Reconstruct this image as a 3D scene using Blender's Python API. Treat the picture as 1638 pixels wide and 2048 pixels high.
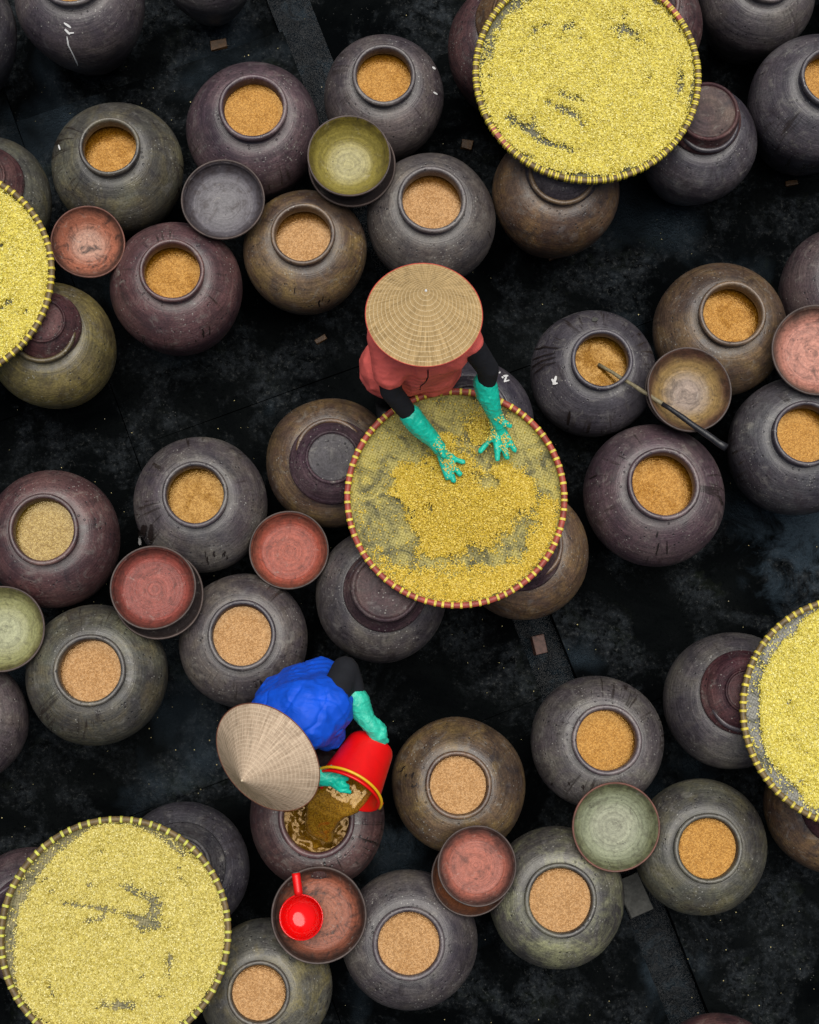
import bpy, bmesh, math, random
import numpy as np
from mathutils import Vector, Matrix, noise as mnoise

random.seed(7); rng = np.random.default_rng(7)
for o in list(bpy.data.objects): bpy.data.objects.remove(o)
scene = bpy.context.scene
COL = scene.collection

# ------------------------------------------------------------------ camera
PW, PH = 1638.0, 2048.0          # picture size the measurements were read in
FPX = 3400.0                     # focal length in those pixels
CAMH = 7.5                       # height of the drone above the yard
NADIR = (715.0, 1600.0)          # where the plumb line under the drone falls
_d = Vector(((NADIR[0]-PW/2)/FPX, -(NADIR[1]-PH/2)/FPX, -1.0)).normalized()
_Z = -_d
_X = (Vector((1, 0, 0)) - _Z*_Z.x).normalized()
_Y = _Z.cross(_X)
CROT = Matrix((_X, _Y, _Z))      # camera -> world rotation
CPOS = Vector((0, 0, CAMH))
cam = bpy.data.cameras.new("camera"); camo = bpy.data.objects.new("camera", cam); COL.objects.link(camo)
camo.matrix_world = Matrix.Translation(CPOS) @ CROT.to_4x4()
cam.sensor_fit = 'VERTICAL'; cam.sensor_height = 36.0; cam.lens = 36.0*FPX/PH
cam.clip_start = 0.05; cam.clip_end = 500
scene.camera = camo

# ------------------------------------------------------------------ sky, sun, exposure
world = bpy.data.worlds.new("World"); scene.world = world; world.use_nodes = True
wn = world.node_tree.nodes; wl = world.node_tree.links
for n in list(wn): wn.remove(n)
SUN_EL, SUN_AZ = math.radians(80), math.radians(15)
sky = wn.new('ShaderNodeTexSky'); sky.sky_type = 'NISHITA'; sky.sun_disc = False
sky.sun_elevation = SUN_EL; sky.sun_rotation = SUN_AZ
sky.air_density = 1.0; sky.dust_density = 6.0; sky.ozone_density = 1.0
hs = wn.new('ShaderNodeHueSaturation'); hs.inputs['Saturation'].default_value = 0.25
bg = wn.new('ShaderNodeBackground'); bg.inputs['Strength'].default_value = 0.05
wo = wn.new('ShaderNodeOutputWorld')
# overcast: cloud brightens from the horizon to the zenith (CIE overcast sky), tinted by the sky texture
tcw = wn.new('ShaderNodeTexCoord'); sx = wn.new('ShaderNodeSeparateXYZ'); wl.new(tcw.outputs['Generated'], sx.inputs[0])
mr = wn.new('ShaderNodeMapRange'); mr.inputs[1].default_value = 0; mr.inputs[2].default_value = 1; mr.inputs[3].default_value = .33; mr.inputs[4].default_value = 1.0
wl.new(sx.outputs['Z'], mr.inputs[0])
cl = wn.new('ShaderNodeMix'); cl.data_type = 'RGBA'; cl.blend_type = 'MULTIPLY'; cl.inputs[0].default_value = 1.0
cl.inputs[6].default_value = (1.3, 1.6, 2.15, 1); wl.new(mr.outputs[0], cl.inputs[7])
mx = wn.new('ShaderNodeMix'); mx.data_type = 'RGBA'; mx.inputs[0].default_value = .03
wl.new(sky.outputs[0], hs.inputs['Color']); wl.new(cl.outputs[2], mx.inputs[6]); wl.new(hs.outputs[0], mx.inputs[7]); wl.new(mx.outputs[2], bg.inputs[0]); wl.new(bg.outputs[0], wo.inputs[0])
sun = bpy.data.lights.new("sun", 'SUN'); sun.energy = 1.5; sun.angle = math.radians(54); sun.color = (1.0, 0.95, 0.88)
suno = bpy.data.objects.new("sun", sun); COL.objects.link(suno)
_sd = Vector((math.sin(SUN_AZ)*math.cos(SUN_EL), math.cos(SUN_AZ)*math.cos(SUN_EL), math.sin(SUN_EL)))
suno.rotation_euler = _sd.to_track_quat('Z', 'Y').to_euler(); suno.location = (0, 0, 12)
vs = scene.view_settings
vs.view_transform = 'Standard'; vs.look = 'None'; vs.gamma = 1.0; vs.exposure = 1.34; vs.use_curve_mapping = False
scene.render.engine = 'CYCLES'

# ------------------------------------------------------------------ geometry helpers
def at(px, py, z):
    """world point at height z seen at picture position (px, py)"""
    v = CROT @ Vector(((px-PW/2)/FPX, -(py-PH/2)/FPX, -1.0))
    t = (z-CAMH)/v.z
    return CPOS + v*t
def pxm(px, py, z):
    """metres per picture pixel there"""
    p = at(px, py, z) - CPOS
    return -(CROT.transposed() @ p).z/FPX

def link(o, parent=None):
    COL.objects.link(o)
    if parent is not None: o.parent = parent
    return o
def tag(o, label=None, cat=None, group=None, kind=None):
    if label: o['label'] = label
    if cat: o['category'] = cat
    if group: o['group'] = group
    if kind: o['kind'] = kind
    return o
def empty(name, loc, rz=0):
    o = bpy.data.objects.new(name, None); o.empty_display_size = .05
    o.location = loc; o.rotation_euler = (0, 0, rz)
    return link(o)
def mesh_np(name, verts, faces, mats, smooth=True, mi=None, uv=None):
    me = bpy.data.meshes.new(name)
    me.from_pydata([tuple(v) for v in verts], [], [tuple(f) for f in faces])
    for m in (mats if isinstance(mats, (list, tuple)) else [mats]): me.materials.append(m)
    if smooth: me.polygons.foreach_set('use_smooth', [True]*len(me.polygons))
    if mi is not None: me.polygons.foreach_set('material_index', mi)
    me.update()
    return me
def obj(name, me, parent=None, loc=None):
    o = bpy.data.objects.new(name, me)
    if loc is not None: o.location = loc
    return link(o, parent)
def catmull(pts, n):
    P = np.array(pts, float); out = []
    Q = np.vstack([2*P[0]-P[1], P, 2*P[-1]-P[-2]])
    for i in range(1, len(Q)-2):
        for k in range(n):
            t = k/n
            a, b, c, d = Q[i-1], Q[i], Q[i+1], Q[i+2]
            out.append(.5*((2*b)+(c-a)*t+(2*a-5*b+4*c-d)*t*t+(3*b-a-3*c+d)*t**3))
    out.append(P[-1]); return np.array(out)
def lathe(prof, nseg=56, fn=None, closed_ends=True):
    """verts, faces of a surface of revolution; fn(r,a,z)->(x,y,z) may bend it"""
    V = []; F = []; rows = []
    for (r, z) in prof:
        if r < 1e-6:
            V.append(fn(0, 0, z) if fn else (0, 0, z)); rows.append([len(V)-1]*nseg)
        else:
            row = []
            for k in range(nseg):
                a = 2*math.pi*k/nseg
                V.append(fn(r, a, z) if fn else (r*math.cos(a), r*math.sin(a), z)); row.append(len(V)-1)
            rows.append(row)
    ring = []
    for i in range(len(rows)-1):
        A, B = rows[i], rows[i+1]
        for k in range(nseg):
            j = (k+1) % nseg
            f = [A[k], A[j], B[j], B[k]]
            g = []
            for x in f:
                if x not in g: g.append(x)
            if len(g) >= 3: F.append(g); ring.append(i)
    return V, F, ring
def tube(pts, rad, nseg=10, cap=True):
    pts = [Vector(p) for p in pts]; n = len(pts)
    rads = rad if isinstance(rad, (list, tuple)) else [rad]*n
    V = []; F = []
    up = Vector((0, 0, 1))
    for i, p in enumerate(pts):
        d = (pts[min(i+1, n-1)]-pts[max(i-1, 0)]).normalized()
        s = d.cross(up)
        if s.length < 1e-4: s = d.cross(Vector((1, 0, 0)))
        s.normalize(); u = s.cross(d)
        for k in range(nseg):
            a = 2*math.pi*k/nseg
            V.append(p + (s*math.cos(a)+u*math.sin(a))*rads[i])
    for i in range(n-1):
        for k in range(nseg):
            j = (k+1) % nseg
            F.append((i*nseg+k, i*nseg+j, (i+1)*nseg+j, (i+1)*nseg+k))
    if cap:
        F.append(tuple(range(nseg))[::-1]); F.append(tuple((n-1)*nseg+k for k in range(nseg)))
    return V, F
def join(parts):
    V = []; F = []
    for v, f in parts:
        o = len(V); V += list(v); F += [tuple(i+o for i in q) for q in f]
    return V, F
def box(cx, cy, cz, sx, sy, sz, rz=0, jit=0):
    V = []
    c, s = math.cos(rz), math.sin(rz)
    for z in (-1, 1):
        for x, y in ((-1, -1), (1, -1), (1, 1), (-1, 1)):
            a = x*sx/2+random.uniform(-jit, jit); b = y*sy/2+random.uniform(-jit, jit)
            V.append((cx+a*c-b*s, cy+a*s+b*c, cz+z*sz/2+random.uniform(-jit, jit)*.5))
    F = [(3, 2, 1, 0), (4, 5, 6, 7), (0, 1, 5, 4), (1, 2, 6, 5), (2, 3, 7, 6), (3, 0, 4, 7)]
    return V, F
def vnoise(x, y, seed=0):
    x = np.asarray(x, float); y = np.asarray(y, float)
    def h(i, j):
        n = (i*374761393 + j*668265263 + seed*974711) & 0x7fffffff
        n = ((n ^ (n >> 13))*1274126177) & 0x7fffffff
        return ((n ^ (n >> 16)) & 0xffff)/65535.0
    xi = np.floor(x).astype(np.int64); yi = np.floor(y).astype(np.int64)
    fx = x-xi; fy = y-yi; fx = fx*fx*(3-2*fx); fy = fy*fy*(3-2*fy)
    return (h(xi, yi)*(1-fx)+h(xi+1, yi)*fx)*(1-fy)+(h(xi, yi+1)*(1-fx)+h(xi+1, yi+1)*fx)*fy
def fbm(x, y, seed=0, o=4):
    s = 0; a = .5; t = 0
    for k in range(o):
        s = s+a*vnoise(x*2**k, y*2**k, seed+k*17); t += a; a *= .55
    return s/t

# organic bodies: chains of balls fused into one continuous skin
def blob(name, chains, voxel, smooth, mat, parent=None, post=None):
    bm = bmesh.new()
    for ch in chains:
        for i in range(len(ch)-1):
            (p, r), (q, s) = ch[i], ch[i+1]
            p, q = Vector(p), Vector(q)
            n = max(1, int((p-q).length/(min(r, s)*.30)))
            for k in range(n + (1 if i == len(ch)-2 else 0)):
                t = k/n
                bmesh.ops.create_icosphere(bm, subdivisions=2, radius=r+(s-r)*t, matrix=Matrix.Translation(p.lerp(q, t)))
    me = bpy.data.meshes.new(name); bm.to_mesh(me); bm.free()
    o = bpy.data.objects.new(name+"_tmp", me); COL.objects.link(o)
    m = o.modifiers.new('r', 'REMESH'); m.mode = 'VOXEL'; m.voxel_size = voxel
    m = o.modifiers.new('s', 'SMOOTH'); m.factor = .5; m.iterations = smooth
    dg = bpy.context.evaluated_depsgraph_get()
    out = bpy.data.meshes.new_from_object(o.evaluated_get(dg)); out.name = name
    bpy.data.objects.remove(o); bpy.data.meshes.remove(me)
    if post: post(out)
    out.materials.clear(); out.materials.append(mat)
    out.polygons.foreach_set('use_smooth', [True]*len(out.polygons)); out.update()
    r = obj(name, out, parent)
    if parent is not None: r.matrix_parent_inverse = Matrix.Translation(-Vector(parent.location))
    return r
def folds(amp, scale, seed=0, aniso=(1, 1, 1)):
    def f(me):
        nv = len(me.vertices)
        co = [v.co.copy() for v in me.vertices]; no = [v.normal.copy() for v in me.vertices]
        for v, c, n in zip(me.vertices, co, no):
            q = Vector((c.x*aniso[0], c.y*aniso[1], c.z*aniso[2]))*scale + Vector((seed, seed*2, 0))
            w = mnoise.noise_vector(q*.5)*.7
            h = max(0, 1-abs(mnoise.noise(q+w))*2.6)**2.2*1.3-.3
            h += .8*mnoise.noise(q*.4)
            h2 = mnoise.noise(q*2.3+w)
            v.co = c + n*amp*(h*.8+h2*.35)
        me.update()
    return f

# ------------------------------------------------------------------ material helpers
class NT:
    def __init__(s, name):
        s.m = bpy.data.materials.new(name); s.m.use_nodes = True
        s.t = s.m.node_tree; s.n = s.t.nodes
        for x in list(s.n): s.n.remove(x)
        s.b = s.n.new('ShaderNodeBsdfPrincipled'); s.o = s.n.new('ShaderNodeOutputMaterial')
        s.t.links.new(s.b.outputs[0], s.o.inputs[0])
    def put(s, sock, v):
        if isinstance(v, bpy.types.NodeSocket): s.t.links.new(v, sock)
        elif isinstance(v, tuple) and len(v) == 3 and sock.type == 'RGBA': sock.default_value = (*v, 1)
        else: sock.default_value = v
    def bs(s, **k):
        for a, v in k.items(): s.put(s.b.inputs[a.replace('_', ' ')], v)
        return s
    def node(s, t, **k):
        n = s.n.new(t)
        for a, v in k.items(): setattr(n, a, v)
        return n
    def coord(s, w='Object'): return s.node('ShaderNodeTexCoord').outputs[w]
    def rnd(s): return s.node('ShaderNodeObjectInfo').outputs['Random']
    def math(s, op, a, b=0.0, c=0.0, clamp=False):
        n = s.node('ShaderNodeMath', operation=op, use_clamp=clamp)
        s.put(n.inputs[0], a); s.put(n.inputs[1], b)
        if op in ('MULTIPLY_ADD',): s.put(n.inputs[2], c)
        return n.outputs[0]
    def vmath(s, op, a, b=(0, 0, 0), out=0, scale=None):
        n = s.node('ShaderNodeVectorMath', operation=op)
        s.put(n.inputs[0], a)
        if op == 'SCALE': s.put(n.inputs['Scale'], scale)
        else: s.put(n.inputs[1], b)
        return n.outputs[out]
    def comb(s, x, y, z):
        n = s.node('ShaderNodeCombineXYZ')
        for i, v in enumerate((x, y, z)): s.put(n.inputs[i], v)
        return n.outputs[0]
    def sep(s, v):
        n = s.node('ShaderNodeSeparateXYZ'); s.put(n.inputs[0], v); return n.outputs
    def noise(s, vec, scale, detail=4, rough=.55, dist=0, w=None):
        n = s.node('ShaderNodeTexNoise')
        if w is not None: vec = s.vmath('ADD', vec, s.comb(w, s.math('MULTIPLY', w, 1.7), s.math('MULTIPLY', w, .6)))
        s.put(n.inputs['Vector'], vec); s.put(n.inputs['Scale'], scale); s.put(n.inputs['Detail'], detail)
        s.put(n.inputs['Roughness'], rough); s.put(n.inputs['Distortion'], dist)
        return n.outputs['Fac']
    def voro(s, vec, scale, out='Distance', feat='F1'):
        n = s.node('ShaderNodeTexVoronoi', feature=feat); s.put(n.inputs['Vector'], vec); s.put(n.inputs['Scale'], scale)
        return n.outputs[out]
    def ramp(s, f, a, b, lo=0.0, hi=1.0):
        n = s.node('ShaderNodeMapRange'); s.put(n.inputs[0], f)
        n.inputs[1].default_value = a; n.inputs[2].default_value = b; n.inputs[3].default_value = lo; n.inputs[4].default_value = hi
        n.clamp = True
        return n.outputs[0]
    def mix(s, f, a, b, mode='MIX'):
        n = s.node('ShaderNodeMix', data_type='RGBA', blend_type=mode)
        s.put(n.inputs[0], f); s.put(n.inputs[6], a); s.put(n.inputs[7], b)
        return n.outputs[2]
    def attr(s, name, typ='OBJECT', out='Color'):
        n = s.node('ShaderNodeAttribute', attribute_type=typ, attribute_name=name); return n.outputs[out]
    def bump(s, h, strength=.3, dist=.01, prev=None):
        n = s.node('ShaderNodeBump'); n.inputs['Strength'].default_value = strength; n.inputs['Distance'].default_value = dist
        s.put(n.inputs['Height'], h)
        if prev is not None: s.put(n.inputs['Normal'], prev)
        return n.outputs[0]

# ---- fired clay: tones come from the object ("tone_a", "tone_b", "tone_c", "accent", "drip")
def clay_material(name, spec=.7):
    t = NT(name); P = t.coord(); w = t.math('MULTIPLY', t.rnd(), 60.0)
    x, y, z = t.sep(P)
    r = t.vmath('LENGTH', t.comb(x, y, 0.0), out=1)
    s = t.math('SUBTRACT', t.math('MULTIPLY', z, 60.0), t.math('MULTIPLY', r, 60.0))
    band = t.noise(t.comb(t.math('MULTIPLY', x, 2.5), t.math('MULTIPLY', y, 2.5), s), 1.0, 3, .7, 0, w)
    fine = t.noise(t.comb(t.math('MULTIPLY', x, 9.0), t.math('MULTIPLY', y, 9.0), t.math('MULTIPLY', s, 3.2)), 1.0, 2, .6, 0, w)
    big = t.noise(P, 4.0, 5, .6, .6, w)
    patch = t.noise(P, 7.5, 6, .68, .8, t.math('ADD', w, 9.0))
    c = t.mix(t.ramp(big, .36, .64), t.attr('tone_a'), t.attr('tone_b'))
    ac = t.math('MULTIPLY', t.ramp(patch, .45, .68), t.attr('accent', out='Fac'))
    c = t.mix(ac, c, t.attr('tone_c'))
    c = t.mix(.75, c, t.mix(t.ramp(band, .3, .72), (.6, .6, .62), (1.45, 1.42, 1.38)), 'MULTIPLY')
    c = t.mix(.4, c, t.mix(t.ramp(fine, .3, .7), (.68, .68, .68), (1.25, 1.25, 1.25)), 'MULTIPLY')
    gr = t.noise(P, 130.0, 3, .7, 0, w)
    c = t.mix(.7, c, t.mix(t.ramp(gr, .3, .7), (.45, .45, .45), (1.6, 1.6, 1.6)), 'MULTIPLY')
    # pale dust film and worn patches
    dust = t.noise(P, 16.0, 7, .75, 1.0, t.math('ADD', w, 31.0))
    c = t.mix(t.ramp(dust, .54, .76, 0, .6), c, (.26, .255, .235))
    soot = t.noise(P, 9.0, 6, .72, 1.2, t.math('ADD', w, 51.0))
    c = t.mix(t.ramp(soot, .50, .70, 0, .75), c, (.024, .020, .024))
    shade_wash = t.noise(P, 3.0, 4, .6, 1.0, t.math('ADD', w, 88.0))  # broad light and dark patches painted in, for stronger contrast of light and shade
    c = t.mix(.9, c, t.mix(t.ramp(shade_wash, .34, .66), (.55, .52, .60), (1.5, 1.46, 1.32)), 'MULTIPLY')
    # dark spills running down
    ang = t.math('ARCTAN2', y, x)
    dr = t.noise(t.comb(t.math('MULTIPLY', ang, 9.0), t.math('MULTIPLY', s, .055), 0.0), 1.0, 4, .65, .5, w)
    gate = t.noise(P, 3.2, 2, .5, 0, t.math('ADD', w, 77.0))
    dm = t.math('MULTIPLY', t.math('MULTIPLY', t.ramp(dr, .55, .62), t.ramp(gate, .5, .58)), t.attr('drip', out='Fac'))
    c = t.mix(dm, c, (.022, .016, .013))
    # pits and specks
    v1 = t.voro(t.vmath('ADD', P, t.comb(w, w, w)), 42.0)
    g1 = t.noise(P, 11.0, 3, .6, 0, t.math('ADD', w, 3.0))
    pit = t.math('MULTIPLY', t.ramp(v1, .24, .14), t.ramp(g1, .50, .60))
    c = t.mix(t.math('MULTIPLY', pit, .85), c, (.015, .014, .016))
    v2 = t.voro(t.vmath('ADD', P, t.comb(3.3, w, 7.0)), 58.0)
    g2 = t.noise(P, 8.0, 3, .6, 0, t.math('ADD', w, 13.0))
    spk = t.math('MULTIPLY', t.ramp(v2, .20, .11), t.ramp(g2, .50, .60))
    c = t.mix(t.math('MULTIPLY', spk, .6), c, (.42, .41, .37))
    rough = t.math('ADD', t.ramp(soot, .35, .7, .50, .36), t.math('MULTIPLY', dm, -.22))
    h = t.math('ADD', t.math('MULTIPLY', band, .5), t.math('MULTIPLY', fine, .25))
    h = t.math('ADD', h, t.math('MULTIPLY', gr, .25)); h = t.math('SUBTRACT', h, t.math('MULTIPLY', pit, .8))
    t.bs(Base_Color=c, Roughness=rough, Normal=t.bump(h, .45, .006), Specular_IOR_Level=spec)
    return t.m
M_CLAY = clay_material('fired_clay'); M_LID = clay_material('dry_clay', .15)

# ---- inside of the bowls: glaze tone, bare middle, rings, crazed dirt
def glaze_material():
    t = NT('bowl_glaze'); P = t.coord(); w = t.math('MULTIPLY', t.rnd(), 60.0)
    x, y, z = t.sep(P); r = t.vmath('LENGTH', t.comb(x, y, 0.0), out=1)
    rn = t.math('DIVIDE', r, t.attr('rim_radius', out='Fac'))
    wob = t.math('MULTIPLY', t.math('SUBTRACT', t.noise(P, 13.0, 4, .6, .5, w), .5), .28)
    rr = t.math('ADD', rn, wob)
    c = t.mix(t.ramp(rr, .28, .60), t.attr('tone_a'), t.attr('tone_b'))
    c = t.mix(t.ramp(rr, .72, .93), c, t.attr('tone_c'))
    ring = t.noise(t.comb(t.math('MULTIPLY', x, 3.0), t.math('MULTIPLY', y, 3.0), t.math('MULTIPLY', rn, 17.0)), 1.0, 3, .65, .2, w)
    c = t.mix(.8, c, t.mix(t.ramp(ring, .3, .7), (.66, .66, .66), (1.28, 1.28, 1.28)), 'MULTIPLY')
    gr = t.noise(P, 90.0, 4, .75, 0, w)
    c = t.mix(.75, c, t.mix(t.ramp(gr, .3, .7), (.6, .6, .6), (1.35, 1.35, 1.35)), 'MULTIPLY')
    st = t.noise(P, 17.0, 6, .7, 1.2, t.math('ADD', w, 5.0))
    c = t.mix(t.math('MULTIPLY', t.ramp(st, .50, .66), t.math('ADD', t.attr('drip', out='Fac'), .34, clamp=True)), c, (.035, .024, .021))
    rimd = t.math('MULTIPLY', t.ramp(rr, .80, .98), t.ramp(t.noise(P, 22.0, 5, .7, .5, t.math('ADD', w, 61.0)), .42, .6))
    c = t.mix(t.math('MULTIPLY', rimd, .8), c, (.028, .020, .018))
    pl = t.noise(P, 26.0, 5, .7, .8, t.math('ADD', w, 15.0))
    c = t.mix(t.ramp(pl, .60, .72, 0, .55), c, t.mix(.5, c, (.50, .46, .40)))
    v1 = t.voro(t.vmath('ADD', P, t.comb(w, w, w)), 55.0)
    pit = t.math('MULTIPLY', t.ramp(v1, .17, .1), t.ramp(t.noise(P, 12.0, 2, .5, 0, w), .55, .6))
    c = t.mix(t.math('MULTIPLY', pit, .8), c, (.02, .015, .015))
    t.bs(Base_Color=c, Roughness=t.ramp(st, .3, .7, .30, .5), Specular_IOR_Level=.25, Normal=t.bump(t.math('ADD', ring, t.math('MULTIPLY', gr, .5)), .45, .006))
    return t.m
M_GLAZE = glaze_material()

# ---- fermenting mash: wet, grainy, glossy
def mash_material(name='mash', bumpd=.004):
    t = NT(name); P = t.coord(); w = t.math('MULTIPLY', t.rnd(), 60.0)
    Q = t.vmath('ADD', P, t.comb(w, w, 0.0))
    v = t.voro(Q, 205.0); vc = t.voro(Q, 205.0, 'Color'); v2 = t.voro(Q, 310.0)
    n = t.noise(P, 6.0, 5, .6, .8, w)
    c = t.mix(t.ramp(n, .3, .7), t.attr('tone_a'), t.attr('tone_b'))
    g = t.sep(vc)[0]
    c = t.mix(t.ramp(g, .1, .9, 0, .75), c, t.attr('tone_c'))
    c = t.mix(t.ramp(v, .35, .75, 0, .6), c, (.05, .016, .002))
    h = t.math('ADD', t.math('MULTIPLY', v, -.8), t.math('MULTIPLY', v2, -.4))
    hh = h
    wetm = t.math('MULTIPLY', t.ramp(t.noise(P, 11.0, 5, .65, 1.0, t.math('ADD', w, 17.0)), .46, .64), t.attr('wet', out='Fac'))
    film = t.mix(wetm, t.attr('film'), t.mix(1.0, t.attr('film'), (.30, .22, .12), 'MULTIPLY'))
    t.bs(Base_Color=c, Roughness=.09, IOR=1.80, Specular_Tint=t.mix(t.ramp(g, .15, .85), t.mix(1.0, film, (.68, .62, .54), 'MULTIPLY'), film), Normal=t.bump(hh, .10, bumpd))
    return t.m
M_MASH = mash_material()
M_POUR = mash_material('pouring_mash', .0012)

# ---- wet black concrete
def concrete_material():
    t = NT('wet_black_concrete')
    g = t.node('ShaderNodeNewGeometry').outputs['Position']
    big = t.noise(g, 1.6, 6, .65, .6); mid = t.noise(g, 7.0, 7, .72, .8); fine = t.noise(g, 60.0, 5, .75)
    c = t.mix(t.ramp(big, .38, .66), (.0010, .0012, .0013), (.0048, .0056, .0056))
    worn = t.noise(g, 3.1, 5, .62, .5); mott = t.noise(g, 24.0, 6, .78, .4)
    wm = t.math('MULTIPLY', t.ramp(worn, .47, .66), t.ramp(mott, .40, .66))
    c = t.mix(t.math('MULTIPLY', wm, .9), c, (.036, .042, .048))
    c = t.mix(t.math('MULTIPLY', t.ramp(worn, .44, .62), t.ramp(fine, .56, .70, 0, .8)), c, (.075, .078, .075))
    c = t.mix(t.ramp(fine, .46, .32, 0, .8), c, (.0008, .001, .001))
    moss = t.noise(g, 3.0, 5, .7, .4)
    c = t.mix(t.ramp(moss, .58, .72, 0, .4), c, (.014, .018, .008))
    v = t.voro(g, 55.0); vg = t.noise(g, 5.0, 3)
    sp = t.math('MULTIPLY', t.ramp(v, .13, .08), t.ramp(vg, .58, .68))
    c = t.mix(t.math('MULTIPLY', sp, .25), c, (.3, .3, .28))
    wet = t.noise(g, 1.15, 4, .55, .3)
    for (px, py, rad) in ((1590, 1110, .38), (800, 1690, .12), (1330, 1930, .12), (770, 1520, .10)):
        q = at(px, py, 0); dd = t.vmath('DISTANCE', g, (q.x, q.y, 0), out=1)
        wet = t.math('ADD', wet, t.math('MULTIPLY', t.ramp(dd, rad*.3, rad*1.1, .22, 0), t.ramp(mid, .35, .6)))
    t.bs(Base_Color=c, Roughness=t.ramp(wet, .50, .66, .75, .38), Specular_IOR_Level=t.ramp(wet, .56, .72, .02, .45), Specular_Tint=(.5, .75, 1.0),
         Normal=t.bump(t.math('ADD', t.math('MULTIPLY', mid, .8), t.math('MULTIPLY', fine, .7)), .7, .012))
    return t.m
M_CONC = concrete_material()
def simple(name, col, rough=.5, var=.3, scale=25.0, bump=.2, bd=.003, spec=.5, dirt_or_sheen=None, stretch=(1, 1, 1)):
    t = NT(name); P = t.vmath('MULTIPLY', t.coord(), tuple(stretch)); w = t.math('MULTIPLY', t.rnd(), 60.0)
    n = t.noise(P, scale, 5, .65, .3, w); f = t.noise(P, scale*6, 3, .7, 0, w)
    lo = tuple(c*(1-var) for c in col); hi = tuple(min(1, c*(1+var)) for c in col)
    c = t.mix(t.ramp(n, .3, .7), lo, hi)
    if dirt_or_sheen: c = t.mix(t.ramp(t.noise(P, scale*.5, 6, .7, .8, w), .52, .72, 0, .8), c, dirt_or_sheen)
    t.bs(Base_Color=c, Roughness=rough, Specular_IOR_Level=spec, Normal=t.bump(t.math('ADD', n, t.math('MULTIPLY', f, .4)), bump, bd))
    return t.m
M_WATER = simple('drain_water', (.002, .004, .006), .22, .5, 14, .9, .02, spec=.18, dirt_or_sheen=(.014, .026, .036))  # bluish patches are the sky's reflection painted into the water colour
M_WOOD = simple('wet_offcut', (.075, .035, .010), .5, .5, 40, .5, .004)
M_BRICK = simple('worn_brick', (.085, .042, .032), .6, .5, 60, .6, .004)
M_TILE = simple('cement_tile', (.075, .075, .066), .7, .5, 40, .8, .004, dirt_or_sheen=(.06, .06, .05))
M_CRUMB = simple('dry_crumb', (.42, .36, .16), .6, .5, 3, .1, .001, dirt_or_sheen=(.45, .42, .38))
M_PAINT = simple('white_paint', (.78, .78, .77), .5, .1, 80, .2, .001)

# ---- bamboo tray
def weave_material():
    t = NT('woven_bamboo'); P = t.coord(); w = t.math('MULTIPLY', t.rnd(), 60.0)
    x, y, z = t.sep(P)
    def strip(a, b):
        st = t.math('FRACT', t.math('MULTIPLY', a, 95.0)); row = t.math('FLOOR', t.math('MULTIPLY', a, 95.0))
        ov = t.math('SINE', t.math('MULTIPLY_ADD', b, 150.0, t.math('MULTIPLY', row, 2.1)))
        return st, ov
    s1, o1 = strip(x, y); s2, o2 = strip(y, x)
    e1 = t.ramp(t.math('ABSOLUTE', t.math('SUBTRACT', s1, .5)), .36, .5, 1, 0)
    e2 = t.ramp(t.math('ABSOLUTE', t.math('SUBTRACT', s2, .5)), .36, .5, 1, 0)
    up = t.ramp(o1, -.25, .25)
    gap = t.math('ADD', t.math('MULTIPLY', e1, up), t.math('MULTIPLY', e2, t.math('SUBTRACT', 1.0, up)))
    n = t.noise(P, 5.5, 6, .65, .7, w); f = t.noise(t.comb(t.math('MULTIPLY', x, 70.0), t.math('MULTIPLY', y, 70.0), 0.0), 1.0, 4, .7, 0, w)
    c = t.mix(t.ramp(n, .32, .66), t.attr('tone_a'), t.attr('tone_b'))
    c = t.mix(t.ramp(f, .35, .7, 0, .6), c, t.attr('tone_c'))
    c = t.mix(t.math('MULTIPLY', t.math('SUBTRACT', 1.0, gap), .6), c, (.02, .02, .008))
    mould = t.noise(P, 10.0, 6, .75, 1.0, t.math('ADD', w, 21.0))
    c = t.mix(t.ramp(mould, .47, .63, 0, .85), c, (.034, .036, .014))
    pale = t.noise(P, 8.0, 6, .75, 1.0, t.math('ADD', w, 41.0))
    c = t.mix(t.ramp(pale, .56, .72, 0, .75), c, t.attr('tone_c'))
    t.bs(Base_Color=c, Roughness=.6, Normal=t.bump(t.math('ADD', gap, t.math('MULTIPLY', f, .4)), .6, .003))
    return t.m
M_WEAVE = weave_material()
M_HOOP_RED = simple('red_hoop', (.33, .055, .035), .5, .5, 30, .4, .003, dirt_or_sheen=(.08, .03, .015))
M_HOOP_BROWN = simple('brown_hoop', (.15, .10, .035), .5, .5, 40, .4, .003, dirt_or_sheen=(.03, .025, .012))
M_TIE = simple('yellow_tie', (.62, .50, .035), .5, .35, 60, .4, .002, dirt_or_sheen=(.35, .30, .03))
M_TIE_G = simple('yellow_green_tie', (.52, .52, .06), .5, .35, 60, .4, .002, dirt_or_sheen=(.3, .3, .04))

def grain_material():
    t = NT('cooked_grain_flakes')
    a = t.attr('tone', 'GEOMETRY', 'Fac')
    c = t.mix(t.ramp(a, 0, .5), t.attr('tone_a'), t.attr('tone_b')); c = t.mix(t.ramp(a, .5, 1), c, t.attr('tone_c'))
    t.bs(Base_Color=c, Roughness=.55, Specular_IOR_Level=.3)
    return t.m
M_GRAIN = grain_material()

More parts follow.
